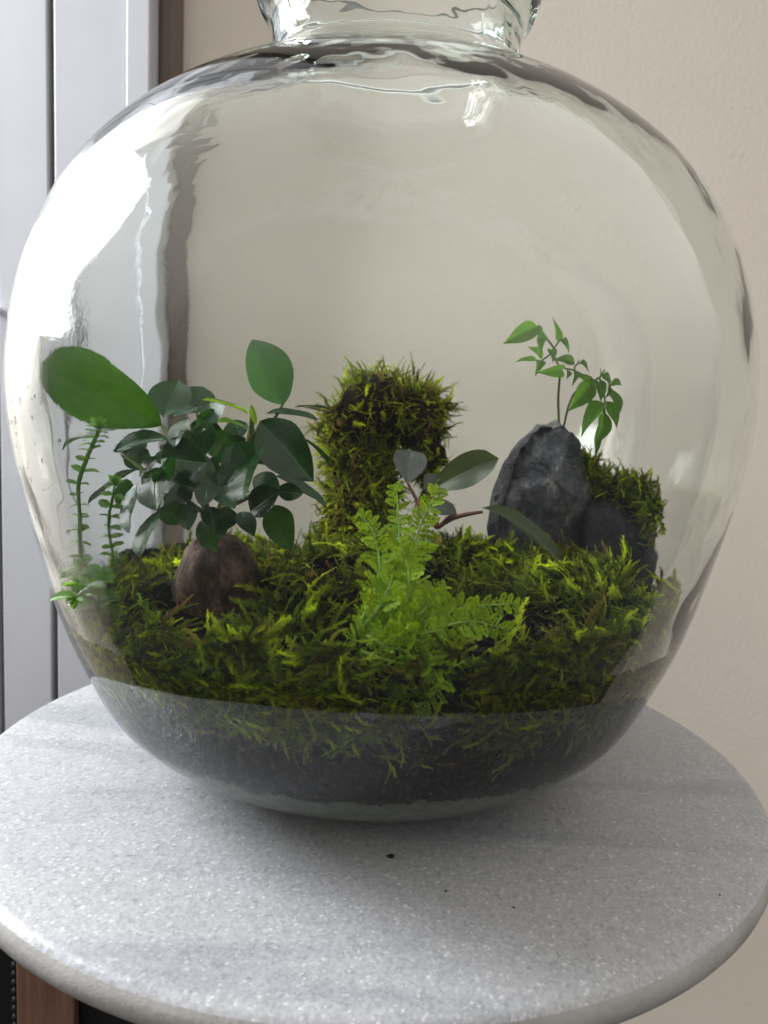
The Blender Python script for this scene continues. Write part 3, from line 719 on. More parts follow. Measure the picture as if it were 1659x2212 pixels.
# inside of the neck stays smooth behind the lip
inner2 = []
for p in inner:
    if p[1] > 1.80: continue
    inner2.append(p)
IN = [(0.0, 0.034)] + [tuple(p) for p in inner2 if p[1] >= 0.022 and p[0] > 0.12]
lipin = [(0.262, 1.82), (0.263, 1.86), (0.266, 1.90), (0.276, 1.925)]
profile = [tuple(p) for p in outer] + lipin[::-1] + IN[::-1]
def inner_r(z):
    zz = [p[1] for p in IN[1:] if p[1] < 1.2]; rr = [p[0] for p in IN[1:] if p[1] < 1.2]
    return float(np.interp(z, zz, rr))
NO = len(outer)
def build_glass():
    n = 420
    verts, faces, idx = [], [], []
    for j, (r, z) in enumerate(profile):
        if r < 1e-6:
            idx.append([len(verts)]); verts.append((AX, AY, z)); continue
        row = []
        pin = j >= NO
        a = profile[max(j-1, 0)]; b = profile[min(j+1, len(profile)-1)]
        tx, tz = b[0]-a[0], b[1]-a[1]; L = math.hypot(tx, tz); nx, nz = tz/L, -tx/L
        sh = min(1, max(0, (z - 1.25) / 0.3)) + 1.6*min(1, max(0, (z - 1.46) / 0.12))
        for k in range(n):
            th = 2 * math.pi * k / n
            c, s = math.cos(th), math.sin(th)
            q = Vector((r*c, r*s, z))
            if pin:
                d = 0.0034*noise.noise(q*3.1+Vector((5, 2, 9))) + (0.0010 + 0.0006*sh)*noise.noise(Vector((q.x*9, q.y*9, q.z*13))) + (0.00012 + 0.00042*sh)*noise.noise(q*34+Vector((1, 8, 3)))
            else:
                d = 0.0020*noise.noise(q*2.3) + (0.0004 + 0.0003*sh)*noise.noise(Vector((q.x*8, q.y*8, q.z*11))+Vector((3, 3, 3)))
            if z < 0.05: d *= 0.0 if not pin else 0.3
            rr, zz = r + nx*d, z + nz*d
            row.append(len(verts)); verts.append((AX + rr*c, AY + rr*s, zz))
        idx.append(row)
    for a, b in zip(idx[:-1], idx[1:]):
        for k in range(n):
            k2 = (k+1) % n
            if len(a) == 1: faces.append((a[0], b[k2], b[k]))
            elif len(b) == 1: faces.append((a[k], a[k2], b[0]))
            else: faces.append((a[k], a[k2], b[k2], b[k]))
    return verts, faces
jl = (AX, AY, 0.0)
vs, fs = build_glass()
jar = link('glass_jar', mesh_data('glass_jar', sub(vs, jl), fs, M['glass']), None, jl)
bm = bmesh.new(); bm.from_mesh(jar.data); bmesh.ops.recalc_face_normals(bm, faces=bm.faces); bm.to_mesh(jar.data); bm.free()
tag(jar, 'large round pale green glass jar holding a planted terrarium on the marble', 'jar')

# ------------------------------------------------------------------ soil layers
def fbm(x, y, z=0.0): return noise.fractal(Vector((x, y, z)), 1.0, 2.0, 4)
def sand_top(th):
    return 0.182 + 0.014*noise.noise(Vector((2*math.cos(th), 2*math.sin(th), 3))) + 0.012*noise.noise(Vector((14*math.cos(th), 14*math.sin(th), 1))) + 0.014*noise.noise(Vector((45*math.cos(th), 45*math.sin(th), 5)))
def soil_h(x, y):
    """height of the soil surface inside the jar"""
    dx, dy = x - AX, y - AY
    r = math.hypot(dx, dy)
    h = 0.445 + 0.07*fbm(x*2.6+4, y*2.6) + 0.012*fbm(x*9, y*9, 3)
    h += 0.05*math.exp(-((x+0.05)**2+(y+0.38)**2)/0.03)       # mound in front of the middle
    h += 0.11*math.exp(-((x-0.10)**2+(y-0.10)**2)/0.05)       # bank at the foot of the stump
    h += 0.03*math.exp(-((x-0.45)**2+(y+0.25)**2)/0.08)
    h += 0.065*math.exp(-((x+0.16)**2+(y+0.47)**2)/0.012)     # cushion right of the bulb
    h += 0.05*math.exp(-((x-0.42)**2+(y+0.38)**2)/0.02)
    h -= 0.06*math.exp(-((x-0.24)**2+(y+0.50)**2)/0.010)      # gap right of the fern
    h -= 0.05*math.exp(-((x+0.30)**2+(y+0.52)**2)/0.02)       # hollow at the bulb
    edge = max(0.0, (r - 0.58) / 0.15)
    front = max(0.0, -dy / max(r, 1e-6))
    h -= 0.13*min(1, edge)**1.3*front*(1 if dx > -0.42 else max(0, 1-(-0.42-dx)*6))
    return h
def build_soil():
    n = 480
    rows = []
    verts, faces = [], []
    gap = 0.013
    # wall of the soil against the glass, from the sand boundary upward
    edge_h = []
    for k in range(n):
        th = 2*math.pi*k/n
        c, s = math.cos(th), math.sin(th)
        h = soil_h(AX + 0.70*c, AY + 0.70*s)
        edge_h.append(h)
    m_ = 26
    for j in range(m_ + 1):
        row = []
        for k in range(n):
            th = 2*math.pi*k/n; c, s = math.cos(th), math.sin(th)
            z0 = sand_top(th); z = z0 + (edge_h[k]-z0)*j/m_
            r = inner_r(z) + 0.0115 - 0.0025*noise.noise(Vector((c*40, s*40, z*55)))
            row.append(len(verts)); verts.append((AX+r*c, AY+r*s, z))
        rows.append(row)
    rk = len(rows) - 1
    for j in range(1, 30):
        t = 1 - j/30
        row = []
        for k in range(n):
            th = 2*math.pi*k/n; c, s = math.cos(th), math.sin(th)
            r = (inner_r(edge_h[k]) + 0.004)*t
            x, y = AX+r*c, AY+r*s
            row.append(len(verts)); verts.append((x, y, soil_h(x, y) if j > 2 else edge_h[k]*(1-j/3)+soil_h(x, y)*j/3))
        rows.append(row)
    for a, b in zip(rows[:-1], rows[1:]):
        for k in range(n):
            k2 = (k+1) % n; faces.append((a[k], a[k2], b[k2], b[k]))
    verts.append((AX, AY, soil_h(AX, AY))); c0 = len(verts)-1
    for k in range(n): faces.append((rows[-1][k], rows[-1][(k+1) % n], c0))
    # underside
    verts.append((AX, AY, 0.175)); c1 = len(verts)-1
    for k in range(n): faces.append((rows[0][(k+1) % n], rows[0][k], c1))
    return verts, faces
vs, fs = build_soil()
tag(link('soil', mesh_data('soil', sub(vs, (AX, AY, 0)), fs, M['soil']), None, (AX, AY, 0)), 'dark grey potting soil filling the bottom of the jar', 'soil', None, 'stuff')
def build_sand():
    n = 480; verts, faces, rows = [], [], []
    for j in range(9):
        row = []
        for k in range(n):
            th = 2*math.pi*k/n; c, s = math.cos(th), math.sin(th)
            z1 = sand_top(th) - 0.001; z = 0.04 + (z1-0.04)*j/8
            r = max(inner_r(z) + 0.0115 - 0.002*noise.noise(Vector((c*30, s*30, z*50))), 0.2)
            row.append(len(verts)); verts.append((AX+r*c, AY+r*s, z))
        rows.append(row)
    for a, b in zip(rows[:-1], rows[1:]):
        for k in range(n): faces.append((a[k], a[(k+1) % n], b[(k+1) % n], b[k]))
    verts.append((AX, AY, 0.17)); c0 = len(verts)-1
    verts.append((AX, AY, 0.041)); c1 = len(verts)-1
    for k in range(n):
        faces.append((rows[-1][k], rows[-1][(k+1) % n], c0)); faces.append((rows[0][(k+1) % n], rows[0][k], c1))
    return verts, faces
vs, fs = build_sand()
tag(link('drainage_sand', mesh_data('drainage_sand', sub(vs, (AX, AY, 0.06)), fs, M['sand']), None, (AX, AY, 0.06)), 'thin pale layer of drainage sand at the very bottom of the jar', 'sand', None, 'stuff')

# ------------------------------------------------------------------ moss generator
def frond_template(curve, nl, seed, spread):
    r_ = np.random.default_rng(seed)
    v, t, tt = [], [], []
    def st(u):
        return np.array([curve*u*u, 0.06*math.sin(u*5+seed), u*(1-0.25*abs(curve)*u)])
    seg = 4
    for i in range(seg+1):
        u = i/seg; c = st(u); w = 0.016*(1-0.6*u)
        v += [c + np.array([0, -w, 0]), c + np.array([0, w, 0])]; tt += [u*0.7, u*0.7]
    for i in range(seg):
        a = i*2; t += [(a, a+1, a+3), (a, a+3, a+2)]
    for i in range(nl):
        u = 0.06 + 0.94*i/(nl-1)
        c = st(u); d = st(min(1.02, u+.03)) - st(u-.03); d /= np.linalg.norm(d)
        for s in (0, 1, 2):
            a = i*2.4 + s*2.094 + r_.uniform(-.4, .4)
            side = np.array([math.cos(a), math.sin(a), 0]); side -= d*side.dot(d); side /= np.linalg.norm(side)
            ln = spread*(1.15-0.7*u)*r_.uniform(.7, 1.2)
            tip = c + side*ln*0.8 + d*ln*0.7
            w = np.cross(d, side)*ln*0.26
            k = len(v); v += [c - w, c + w, tip]; tt += [u, u, u+.3]
            t.append((k, k+1, k+2))
    return np.array(v), np.array(t), np.array(tt)
TEMPL = [frond_template(c, nl, i, sp) for i, (c, nl, sp) in enumerate([(0.15, 22, 0.15), (0.5, 24, 0.14), (0.9, 26, 0.13), (0.35, 20, 0.19), (0.75, 26, 0.12), (-0.25, 18, 0.24)])]

def moss_mesh(name, base, dirs, length, col, mat, clampc=None):
    """one feathery shoot per row; base, dirs (n,3), length (n,), col (n,3)"""
    base, dirs = np.asarray(base), np.asarray(dirs)
    n = len(base)
    Zv = dirs/np.linalg.norm(dirs, axis=1)[:, None]
    ra = rng.normal(size=(n, 3)); ra[:, 2] -= 0.8
    if clampc is not None: ra[:, :2] -= base[:, :2]*2.5
    Xv = ra - Zv*np.sum(ra*Zv, 1)[:, None]; Xv /= np.linalg.norm(Xv, axis=1)[:, None]
    Yv = np.cross(Zv, Xv)
    which = rng.integers(0, len(TEMPL), n)
    AV, AT, AC, off = [], [], [], 0
    for w, (tv, tt, tu) in enumerate(TEMPL):
        k = np.where(which == w)[0]
        if not len(k): continue
        L = length[k][:, None, None]
        V_ = base[k][:, None, :] + L*(tv[None, :, 0:1]*Xv[k][:, None, :] + tv[None, :, 1:2]*Yv[k][:, None, :] + tv[None, :, 2:3]*Zv[k][:, None, :])
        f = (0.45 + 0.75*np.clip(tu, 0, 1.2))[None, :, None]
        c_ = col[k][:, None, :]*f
        AV.append(V_.reshape(-1, 3)); AC.append(c_.reshape(-1, 3))
        AT.append((tt[None] + (off + np.arange(len(k))*len(tv))[:, None, None]).reshape(-1, 3)); off += len(k)*len(tv)
    V = np.vstack(AV)
    if clampc is not None:      # keep every leaflet inside the glass
        zz = [p[1] for p in IN[1:] if p[1] < 1.2]; rr = [p[0] for p in IN[1:] if p[1] < 1.2]
        lim = np.interp(V[:, 2] + clampc, zz, rr) - np.where(V[:, 2] + clampc > 0.43, 0.0035, -0.0175)
        r_ = np.hypot(V[:, 0], V[:, 1]); f = np.where(r_ > lim, lim/np.maximum(r_, 1e-6), 1.0)
        V[:, :2] *= f[:, None]
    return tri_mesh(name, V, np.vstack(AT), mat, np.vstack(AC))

PAL = np.array([(0.245, 0.31, 0.02), (0.13, 0.195, 0.016), (0.42, 0.48, 0.03), (0.04, 0.075, 0.014), (0.22, 0.20, 0.035), (0.18, 0.12, 0.05)])
def moss_cols(n, w): return PAL[rng.choice(len(PAL), n, p=np.array(w)/sum(w))]*rng.uniform(.7, 1.25, (n, 1))

# ------------------------------------------------------------------ ground moss
def bare(x, y):
    b = 0
    b = max(b, 1.4*math.exp(-((x+0.35)**2+(y+0.33)**2)/0.013))
    b = max(b, 0.9*math.exp(-((x+0.12)**2+(y+0.22)**2)/0.015))
    b = max(b, 0.8*math.exp(-((x-0.22)**2+(y+0.42)**2)/0.012))
    if -0.06 < x < 0.24 and y < -0.52: b = max(b, 0.8)
    return b
pb, pd, pl, pc = [], [], [], []
def clamp_shoot(p, d, L, gap=0.012):
    """shorten and bend a shoot so that it stays inside the glass"""
    d = d.normalized()
    for _ in range(6):
        tip = p + d*L
        rt = math.hypot(tip.x-AX, tip.y-AY); lim = inner_r(max(tip.z, 0.1)) - gap - 0.12*L
        if rt <= lim: break
        tgt = Vector((AX+(tip.x-AX)*lim/rt*0.985, AY+(tip.y-AY)*lim/rt*0.985, tip.z)) - p
        L = min(L, max(tgt.length, 0.01))*0.95; d = tgt.normalized()
    return d, L
cnt = 0
while cnt < 15000:
    long_ = cnt % 5 == 0
    th = random.uniform(0, 2*math.pi); r = 0.74*math.sqrt(random.random())
    x, y = AX + r*math.cos(th), AY + r*math.sin(th)
    dens = 0.42 + 1.35*noise.noise(Vector((x*4.5, y*4.5, 7)))
    if y > 0.3: dens *= 0.5
    if x < -0.62: dens *= 0.6
    if random.random() > dens - bare(x, y): continue
    z = soil_h(x, y)
    clump = noise.noise(Vector((x*5.5, y*5.5, 2)))
    z += 0.095*max(0, clump + 0.05)
    if math.hypot(x-AX, y-AY) > inner_r(z) - 0.035: continue
    lean = Vector((noise.noise(Vector((x*6, y*6, 11))), noise.noise(Vector((x*6, y*6, 31))), 0))
    if long_:
        d = lean*1.6 + Vector((random.gauss(0, .5), random.gauss(-.25, .45), random.uniform(.05, .8))); L = random.uniform(.045, .09)
    else:
        d = lean*0.8 + Vector((random.gauss(0, .5), random.gauss(-.15, .5), random.uniform(.5, 1.3))); L = random.uniform(.022, .046)
    d, L = clamp_shoot(Vector((x, y, z)), d, L)
    pb.append((x, y, z - 0.008)); pd.append(tuple(d)); pl.append(L)
    hue = noise.noise(Vector((x*3, y*3, 21)))
    w = [3, 2, 2.5+2*max(0, hue), 0.6, 1.2, 0.4+1.5*max(0, -hue)] if long_ else [2, 3, 0.8+2*max(0, hue), 2.5, 1, 0.6+2*max(0, -hue)]
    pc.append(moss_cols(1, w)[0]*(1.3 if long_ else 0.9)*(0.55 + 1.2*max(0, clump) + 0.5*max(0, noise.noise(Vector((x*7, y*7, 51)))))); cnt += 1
# moss pressed against the front of the glass
cnt = 0
while cnt < 4200:
    th = math.radians(random.uniform(196, 352)); z = random.uniform(0.29, 0.50)
    if th < math.radians(222) and random.random() < 0.75: continue
    lim = 0.345 + 0.085*noise.noise(Vector((math.cos(th)*4, math.sin(th)*4, 4))) + 0.03*noise.noise(Vector((math.cos(th)*25, math.sin(th)*25, 8)))
    if z < lim and random.random() < 0.86: continue
    if noise.noise(Vector((math.cos(th)*7, math.sin(th)*7, z*9))) < -0.22: continue
    if -0.04 < math.cos(th)*0.7 < 0.20 and z > 0.37 and random.random() < 0.85: continue
    r = inner_r(z) - (random.uniform(0.012, 0.035) if z > 0.43 else random.uniform(-0.0165, -0.010))
    c, s = math.cos(th), math.sin(th)
    tan = Vector((-s, c, 0)); dn = Vector((0.35*c, 0.35*s, -1))*random.choice((1, 1, 0.3, -0.8)) 
    d = tan*random.gauss(0, .9) + dn*random.uniform(.2, 1)
    L = random.uniform(0.04, 0.09)
    p = Vector((AX+r*c, AY+r*s, z))
    d, L = clamp_shoot(p, d, L, 0.004 if z > 0.43 else -0.026)
    pb.append(tuple(p)); pd.append(tuple(d)); pl.append(L)
    pc.append(moss_cols(1, [3, 3, 2.2, 2, 1.5, 0.7])[0]*(1.5 if math.cos(th) < 0.1 else 1.15)); cnt += 1  # light painted in: left side of the bank gets a brighter colour
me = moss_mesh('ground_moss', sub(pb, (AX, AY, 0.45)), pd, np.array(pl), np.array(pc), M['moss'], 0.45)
tag(link('ground_moss', me, None, (AX, AY, 0.45)), 'carpet of feathery yellow green moss covering the soil inside the jar', 'moss', None, 'stuff')

# ------------------------------------------------------------------ moss covered stump
sl = (-0.1, 0.2, 0.42)
stump = empty('mossy_stump', sl)
tag(stump, 'thick rounded stump overgrown with shaggy moss at the back of the jar', 'stump')
allb, alld, alll, allc = [], [], [], []
sv, sf = [], []
for pts, rr in STUMP_CORE:
    rr = [r_*0.86 for r_ in rr]
    vs, fs, Q = tube(pts, rr, 22, 7)
    vs2 = []
    cen = [Vector(q) for q in Q]
    for v in vs:
        v = Vector(v); d = 0.045*fbm(v.x*9, v.y*9, v.z*9) + 0.014*noise.noise(v*40)
        q = min(cen, key=lambda c: (c-v).length)
        n_ = (v-q); n_ = n_.normalized() if n_.length > 1e-6 else Vector((0, 0, 1))
        vs2.append(tuple(v + n_*d))
    o_ = len(sv); sv += vs2; sf += [tuple(o_+i for i in f) for f in fs]
    rad = max(rr)
    cnt = 0
    target = 3600 if len(pts) > 5 else (260 if len(pts) == 5 else 1500)
    while cnt < target:
        i = random.randrange(len(vs2)-2); v = Vector(vs2[i]); q = min(cen, key=lambda c: (c-v).length)
        n_ = (v-q).normalized()
        # the hollow middle of the head stays bare and dark, shoots cluster on top, left and rim
        px, pz = v.x + 0.02, v.z
        face = max(0, -n_.y)
        head = pz > 0.80 and v.x > -0.10
        if head and face > 0.45 and n_.z < 0.55 and random.random() < 0.86: continue
        if n_.z < -0.3 and random.random() < 0.8: continue
        v += Vector((random.gauss(0, .008), random.gauss(0, .008), random.gauss(0, .008)))
        d = n_*0.45 + Vector((random.gauss(0, .6), random.gauss(0, .6), random.gauss(0, .55)))
        allb.append(tuple(v)); alld.append(tuple(d)); alll.append(random.choice((random.uniform(.02, .04), random.uniform(.02, .04), random.uniform(.04, .07))))
        allc.append(moss_cols(1, [3, 1.5, 4, 0.5, 2.0, 0.8])[0]*np.array([1.2, 1.15, 1.0])); cnt += 1
link('wood_core', mesh_data('wood_core', sub(sv, sl), sf, M['core']), stump)
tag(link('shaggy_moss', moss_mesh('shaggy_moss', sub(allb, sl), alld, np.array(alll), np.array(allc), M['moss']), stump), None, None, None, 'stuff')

# ------------------------------------------------------------------ rocks
def outline_rock(name, outline, depth, ridge, mat, seed, lean=0.0):
    """solid rock from a front outline: rings shrink towards front and back, then roughened"""
    pts = np.array(outline); c = pts.mean(0)
    dense = []
    for i in range(len(pts)):
        a, b = pts[i], pts[(i+1) % len(pts)]
        for k in range(7): dense.append(a+(b-a)*k/7)
    dense = np.array(dense); n = len(dense)
    verts, faces, rows = [], [], []
    fr = [(-0.5, 0.0), (-0.5, 0.15), (-0.5, 0.3), (-0.5, 0.44), (-0.5, 0.56), (-0.49, 0.66), (-0.46, 0.76), (-0.36, 0.85), (-0.2, 0.94), (-0.02, 1.0), (0.2, 1.0), (0.4, 0.9), (0.5, 0.7), (0.56, 0.4), (0.58, 0.0)]
    for (dy, sc) in fr:
        row = []
        for p in dense:
            q = c + (p-c)*max(sc, 0.001)
            hfrac = (q[2]-pts[:, 2].min())/(np.ptp(pts[:, 2]))
            th = depth*(1.15-0.75*hfrac)
            x, y, z = q[0], q[1] + dy*th + lean*hfrac, q[2]
            # broken planes: a ridge down the left of the face
            if dy < 0: y += max(0, (ridge - (x - 0.10*hfrac)))*0.85
            w = Vector((x, y, z))
            k = 0.016*noise.noise(w*8+Vector((seed, 0, 0))) + 0.013*noise.noise(w*20+Vector((0, seed, 0))) + 0.006*noise.noise(w*48) + 0.003*noise.noise(w*110)
            cell = noise.cell(Vector((x*14+z*5, z*9-x*4, seed)))*0.010
            row.append(len(verts)); verts.append((x + k*0.8, y + k*1.4 + cell, z + k*0.8))
        rows.append(row)
    rr_ = random.Random(int(seed*10)); V = np.array(verts); c = V.mean(0); ext = np.ptp(V, axis=0)/2
    for _ in range(16):
        nn = np.array([rr_.gauss(0, .55), -1.0, rr_.gauss(0, .35)]); nn /= np.linalg.norm(nn)
        dd = (V-c)@nn; lim = np.quantile(dd, rr_.uniform(.86, .97))
        over = np.maximum(dd-lim, 0); V = V - np.outer(over*0.92, nn)
    verts = [tuple(p) for p in V]
    for a, b in zip(rows[:-1], rows[1:]):
        for k in range(n): faces.append((a[k], b[k], b[(k+1) % n], a[(k+1) % n]))
    return verts, faces
vs, fs = outline_rock('slate_rock', ROCK_OUTLINE, 0.17, 0.43, M['rock'], 3.0, 0.03)
rl = (0.48, 0.1, 0.42)
tag(link('slate_rock', mesh_data('slate_rock', sub(vs, rl), fs, M['rock'], False), None, rl), 'tall pointed grey slate rock standing in the moss at right', 'rock')
R2 = DARK_ROCK
vs, fs = outline_rock('dark_rock', R2, 0.16, 0.0, M['darkrock'], 8.0)
rl2 = (0.66, 0.14, 0.4)
tag(link('dark_rock', mesh_data('dark_rock', sub(vs, rl2), fs, M['darkrock']), None, rl2), 'low black rock behind the tall slate rock, topped with moss', 'rock')
# moss hanging over the dark rock
pb, pd, pl, pc = [], [], [], []
R2t = TUFT_LINE
for i in range(1900):
    u = random.random()*(len(R2t)-1); k = int(u); u -= k
    p = Vector(R2t[k]).lerp(Vector(R2t[k+1]), u)
    p += Vector((random.gauss(-.006, .012), random.uniform(-.05, .07), -abs(random.gauss(0, .03))))
    d, L = clamp_shoot(p, Vector((random.gauss(.1, .6), random.gauss(-.2, .5), random.gauss(.45, .5))), random.uniform(.025, .06))
    if math.hypot(p.x-AX, p.y-AY) > inner_r(p.z) - 0.015: continue
    pb.append(tuple(p)); pd.append(tuple(d)); pl.append(L); pc.append(moss_cols(1, [3, 3, 1.5, 1, 2, 0.5])[0]*1.2)
ml = (AX, AY, 0.62)
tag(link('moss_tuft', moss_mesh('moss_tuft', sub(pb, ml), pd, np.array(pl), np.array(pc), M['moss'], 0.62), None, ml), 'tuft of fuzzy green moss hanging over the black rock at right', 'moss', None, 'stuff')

# ------------------------------------------------------------------ leaves
def leaf_mesh(name, mat, peak=0.42, point=1.0, fold=0.12, bend=0.12, nx=12, ny=8, wav=0.02, seed=0):
    """unit leaf along +x, width 1 along y, facing +z"""
    verts, faces, vein = [], [], []
    for i in range(nx+1):
        u = i/nx
        w = (u/peak)**0.62 if u < peak else max(0.0, 1-((u-peak)/(1-peak))**(1.9))**(0.8*point)
        w = max(min(w, 1.0), 0.004)
        if u < peak: w = math.sin(min(1, u/peak)*math.pi/2)**0.75
        w = max(w, 0.01)
        for j in range(ny+1):
            v = (j/ny-0.5)*2
            z = fold*0.5*abs(v)*w - bend*(u-0.25)**2 + wav*math.sin(u*9+seed)*v*v + 0.02*w*(abs(math.sin(u*22+abs(v)*4))-0.5)*0.3
            verts.append((u, v*w*0.5, z)); vein.extend((u, v*w, 0.0))
    for i in range(nx):
        for j in range(ny):
            a = i*(ny+1)+j; faces.append((a, a+ny+1, a+ny+2, a+1))
    me = bpy.data.meshes.new(name)
    me.from_pydata(verts, [], faces); me.update()
    me.polygons.foreach_set("use_smooth", [True]*len(me.polygons))
    at = me.attributes.new('leafuv', 'FLOAT_VECTOR', 'POINT'); at.data.foreach_set('vector', vein)
    me.materials.append(mat)
    return me

NRM = {'C': (0, -1, 0.35), 'G': (-0.55, -0.5, 0.65), 'U': (-0.2, -0.6, 0.75), 'T': (0.1, -0.35, 0.93), 'L': (-0.75, -0.62, 0.25)}
def place_leaf(parent, ploc, me, b, t, w, nrm, jitter=0.15, name='leaf', zs=1.0):
    b, t = Vector(b), Vector(t)
    X = (t-b); L = X.length; X.normalize()
    n = Vector(nrm) + Vector((random.gauss(0, jitter), random.gauss(0, jitter), random.gauss(0, jitter)))
    Z = n - X*n.dot(X)
    if Z.length < 1e-3: Z = Vector((0, 0, 1)) - X*X.z
    Z.normalize(); Y = Z.cross(X)
    o = bpy.data.objects.new(name, me); COL.objects.link(o); o.parent = parent
    mt = Matrix.Identity(4)
    b2 = (b - Vector(ploc))*S
    for i in range(3):
        mt[i][0], mt[i][1], mt[i][2], mt[i][3] = X[i]*L*S, Y[i]*w*S, Z[i]*L*S*zs, b2[i]
    o.matrix_local = mt
    return o

# ficus with a swollen brown caudex
fl = (-0.352, -0.30, 0.40)
ficus = empty('ficus_plant', fl)
tag(ficus, 'bushy ficus with dark glossy leaves on a round brown trunk at left', 'plant')
def build_bulb():
    verts, faces = [], []
    n, m_ = 48, 36
    for j in range(m_+1):
        u = j/m_; a = math.pi*u
        z = 0.498 + 0.108*math.cos(a)*(1.0 if u < 0.5 else 1.25)
        r = 0.093*math.sin(a)**0.8
        for k in range(n):
            th = 2*math.pi*k/n
            lob = 1 + (0.10*math.cos(3*th+0.6) + 0.06*math.cos(5*th+2))*max(0, u-0.45)*1.8
            p = Vector((r*math.cos(th)*lob, r*math.sin(th)*lob, z))
            d = 0.012*noise.noise(p*12) + 0.007*noise.noise(Vector((p.x*45, p.y*45, p.z*18))) + 0.003*noise.noise(p*90)
            verts.append((fl[0]+p.x*(1+d*8), fl[1]+p.y*(1+d*8), p.z + d*0.5))
    for j in range(m_):
        for k in range(n):
            k2 = (k+1) % n; faces.append((j*n+k, (j+1)*n+k, (j+1)*n+k2, j*n+k2))
    return verts, faces
vs, fs = build_bulb()
link('trunk', mesh_data('trunk', sub(vs, fl), fs, M['bark']), ficus)
for a, ln in ((4.3, .12), (5.0, .13), (3.6, .11), (5.7, .12), (2.4, .1)):
    p0 = Vector((fl[0]+.055*math.cos(a), fl[1]+.055*math.sin(a), .445))
    p1 = Vector((fl[0]+.085*math.cos(a), fl[1]+.085*math.sin(a), .415)); p2 = Vector((fl[0]+ln*math.cos(a+.2), fl[1]+ln*math.sin(a+.2), .375))
    vs, fs, _ = tube([p0, p1, p2], [.024, .015, .006], 8)
    link('root', mesh_data('root', sub(vs, fl), fs, M['bark']), ficus)
for i, b in enumerate(FICUS_BRANCHES):
    r0 = 0.013 if i < 2 else 0.007
    vs, fs, _ = tube(b, [r0*(1-0.65*k/(len(b)-1)) for k in range(len(b))], 8)
    link('branch', mesh_data('branch', sub(vs, fl), fs, M['twig']), ficus)
FL = {}
for key in ('dark', 'mid', 'fresh', 'lime'):
    FL[key] = [leaf_mesh('leaf_'+key, M[key], pk, pt, fo, be, seed=i) for i, (pk, pt, fo, be) in enumerate([(0.45, 1.0, 0.16, 0.18), (0.50, 0.9, 0.10, 0.30), (0.42, 1.1, 0.2, 0.1)])]
BIG = leaf_mesh('leaf_large', M['mid'], 0.62, 0.62, 0.14, 0.22, 20, 12, 0.03, 1)
for i, (b, t, w, nk, ck) in enumerate(FICUS_LEAVES):
    place_leaf(ficus, fl, FL[ck][i % 3] if i else BIG, b, t, w*(1.16 if i else 1.04), NRM[nk], 0.12 if i else 0.02)

# creeping plants on the left
CRL = [leaf_mesh('small_leaf', M['creeper'], 0.5, 0.8, 0.25, 0.35, 6, 4, 0.02, i) for i in range(2)]
CLAB = ['tallest thin creeping stem with tiny curled leaves left of the ficus', 'short thin creeping stem with tiny leaves between tall creeper and ficus',
        'small bright green sprout low at the left glass', 'low sprout with larger bright leaves under the tall creeper at left']
for i, st in enumerate(CREEPER_STEMS):
    cl_ = st[0]
    e = empty('creeping_plant', cl_); tag(e, CLAB[i], 'plant', 'creeping plants at the left glass')
    vs, fs, Q = tube(st, [0.0042 if i == 0 else 0.0035]*(len(st)-1)+[0.003], 7)
    link('stem', mesh_data('stem', sub(vs, cl_), fs, M['creeper']), e)
    step = 2 if i == 0 else 2
    for k in range(2, len(Q), step):
        for s in (-1, 1):
            sz = random.uniform(.020, .032) if i < 2 else random.uniform(.04, .06)
            d = Vector((s*0.9+random.gauss(0, .15), random.gauss(-.25, .3), 0.25+random.gauss(0, .25))).normalized()*sz
            place_leaf(e, cl_, CRL[k % 2], Q[k], Q[k]+d, sz*.62, (0, -0.4, 1), .3)
    tipd = (Q[-1]-Q[-3]).normalized()
    for s in (-1, 0, 1):
        place_leaf(e, cl_, CRL[0], Q[-1], Q[-1]+(tipd+Vector((s*.6, -.3, .1))).normalized()*.025, .015, (0, -1, .3), .3)

# red stemmed seedling in the middle
sdl = (0.07, -0.1, 0.52)
sd = empty('seedling', (sdl)); tag(sd, 'red stemmed seedling with broad olive leaves between stump and slate rock', 'plant')
SLM = {'olive': leaf_mesh('broad_leaf', M['olive'], 0.6, 0.6, 0.2, 0.15), 'grey': leaf_mesh('grey_leaf', M['grey'], 0.6, 0.6, 0.3, 0.3), 'arch': leaf_mesh('arched_leaf', M['olive'], 0.45, 0.9, 0.15, 0.55)}
for i, (b, t, w, nk, ck) in enumerate(SEEDLING_LEAVES):
    place_leaf(sd, sdl, SLM['arch'] if i == 3 else SLM[ck], b, t, w, NRM[nk] if i != 3 else (0.25, -0.7, 0.65), .05)
for st in SEEDLING_STEMS:
    vs, fs, _ = tube(st, [.0055]*(len(st)-1)+[.0035], 7); link('stem', mesh_data('stem', sub(vs, sdl), fs, M['redstem']), sd)

# trailing vine behind the slate rock
vl_ = VINE_STEMS[0][0]
vine = empty('trailing_vine', vl_); tag(vine, 'arching vine with small pointed green leaves above the slate rock', 'plant')
for i, st in enumerate(VINE_STEMS):
    vs, fs, _ = tube(st, [.0032 if i < 2 else .0028]*len(st), 6); link('stem', mesh_data('stem', sub(vs, vl_), fs, M['twig']), vine)
VLM = [leaf_mesh('vine_leaf', M['vine'], 0.36, 1.5, 0.22, 0.25, 10, 6, 0.03, i) for i in range(3)]
for i, (b, t, w) in enumerate(VINE_LEAVES):
    place_leaf(vine, vl_, VLM[i % 3], b, t, w*1.08, (random.gauss(0, .35), -1, .35+random.gauss(0, .3)), .1)

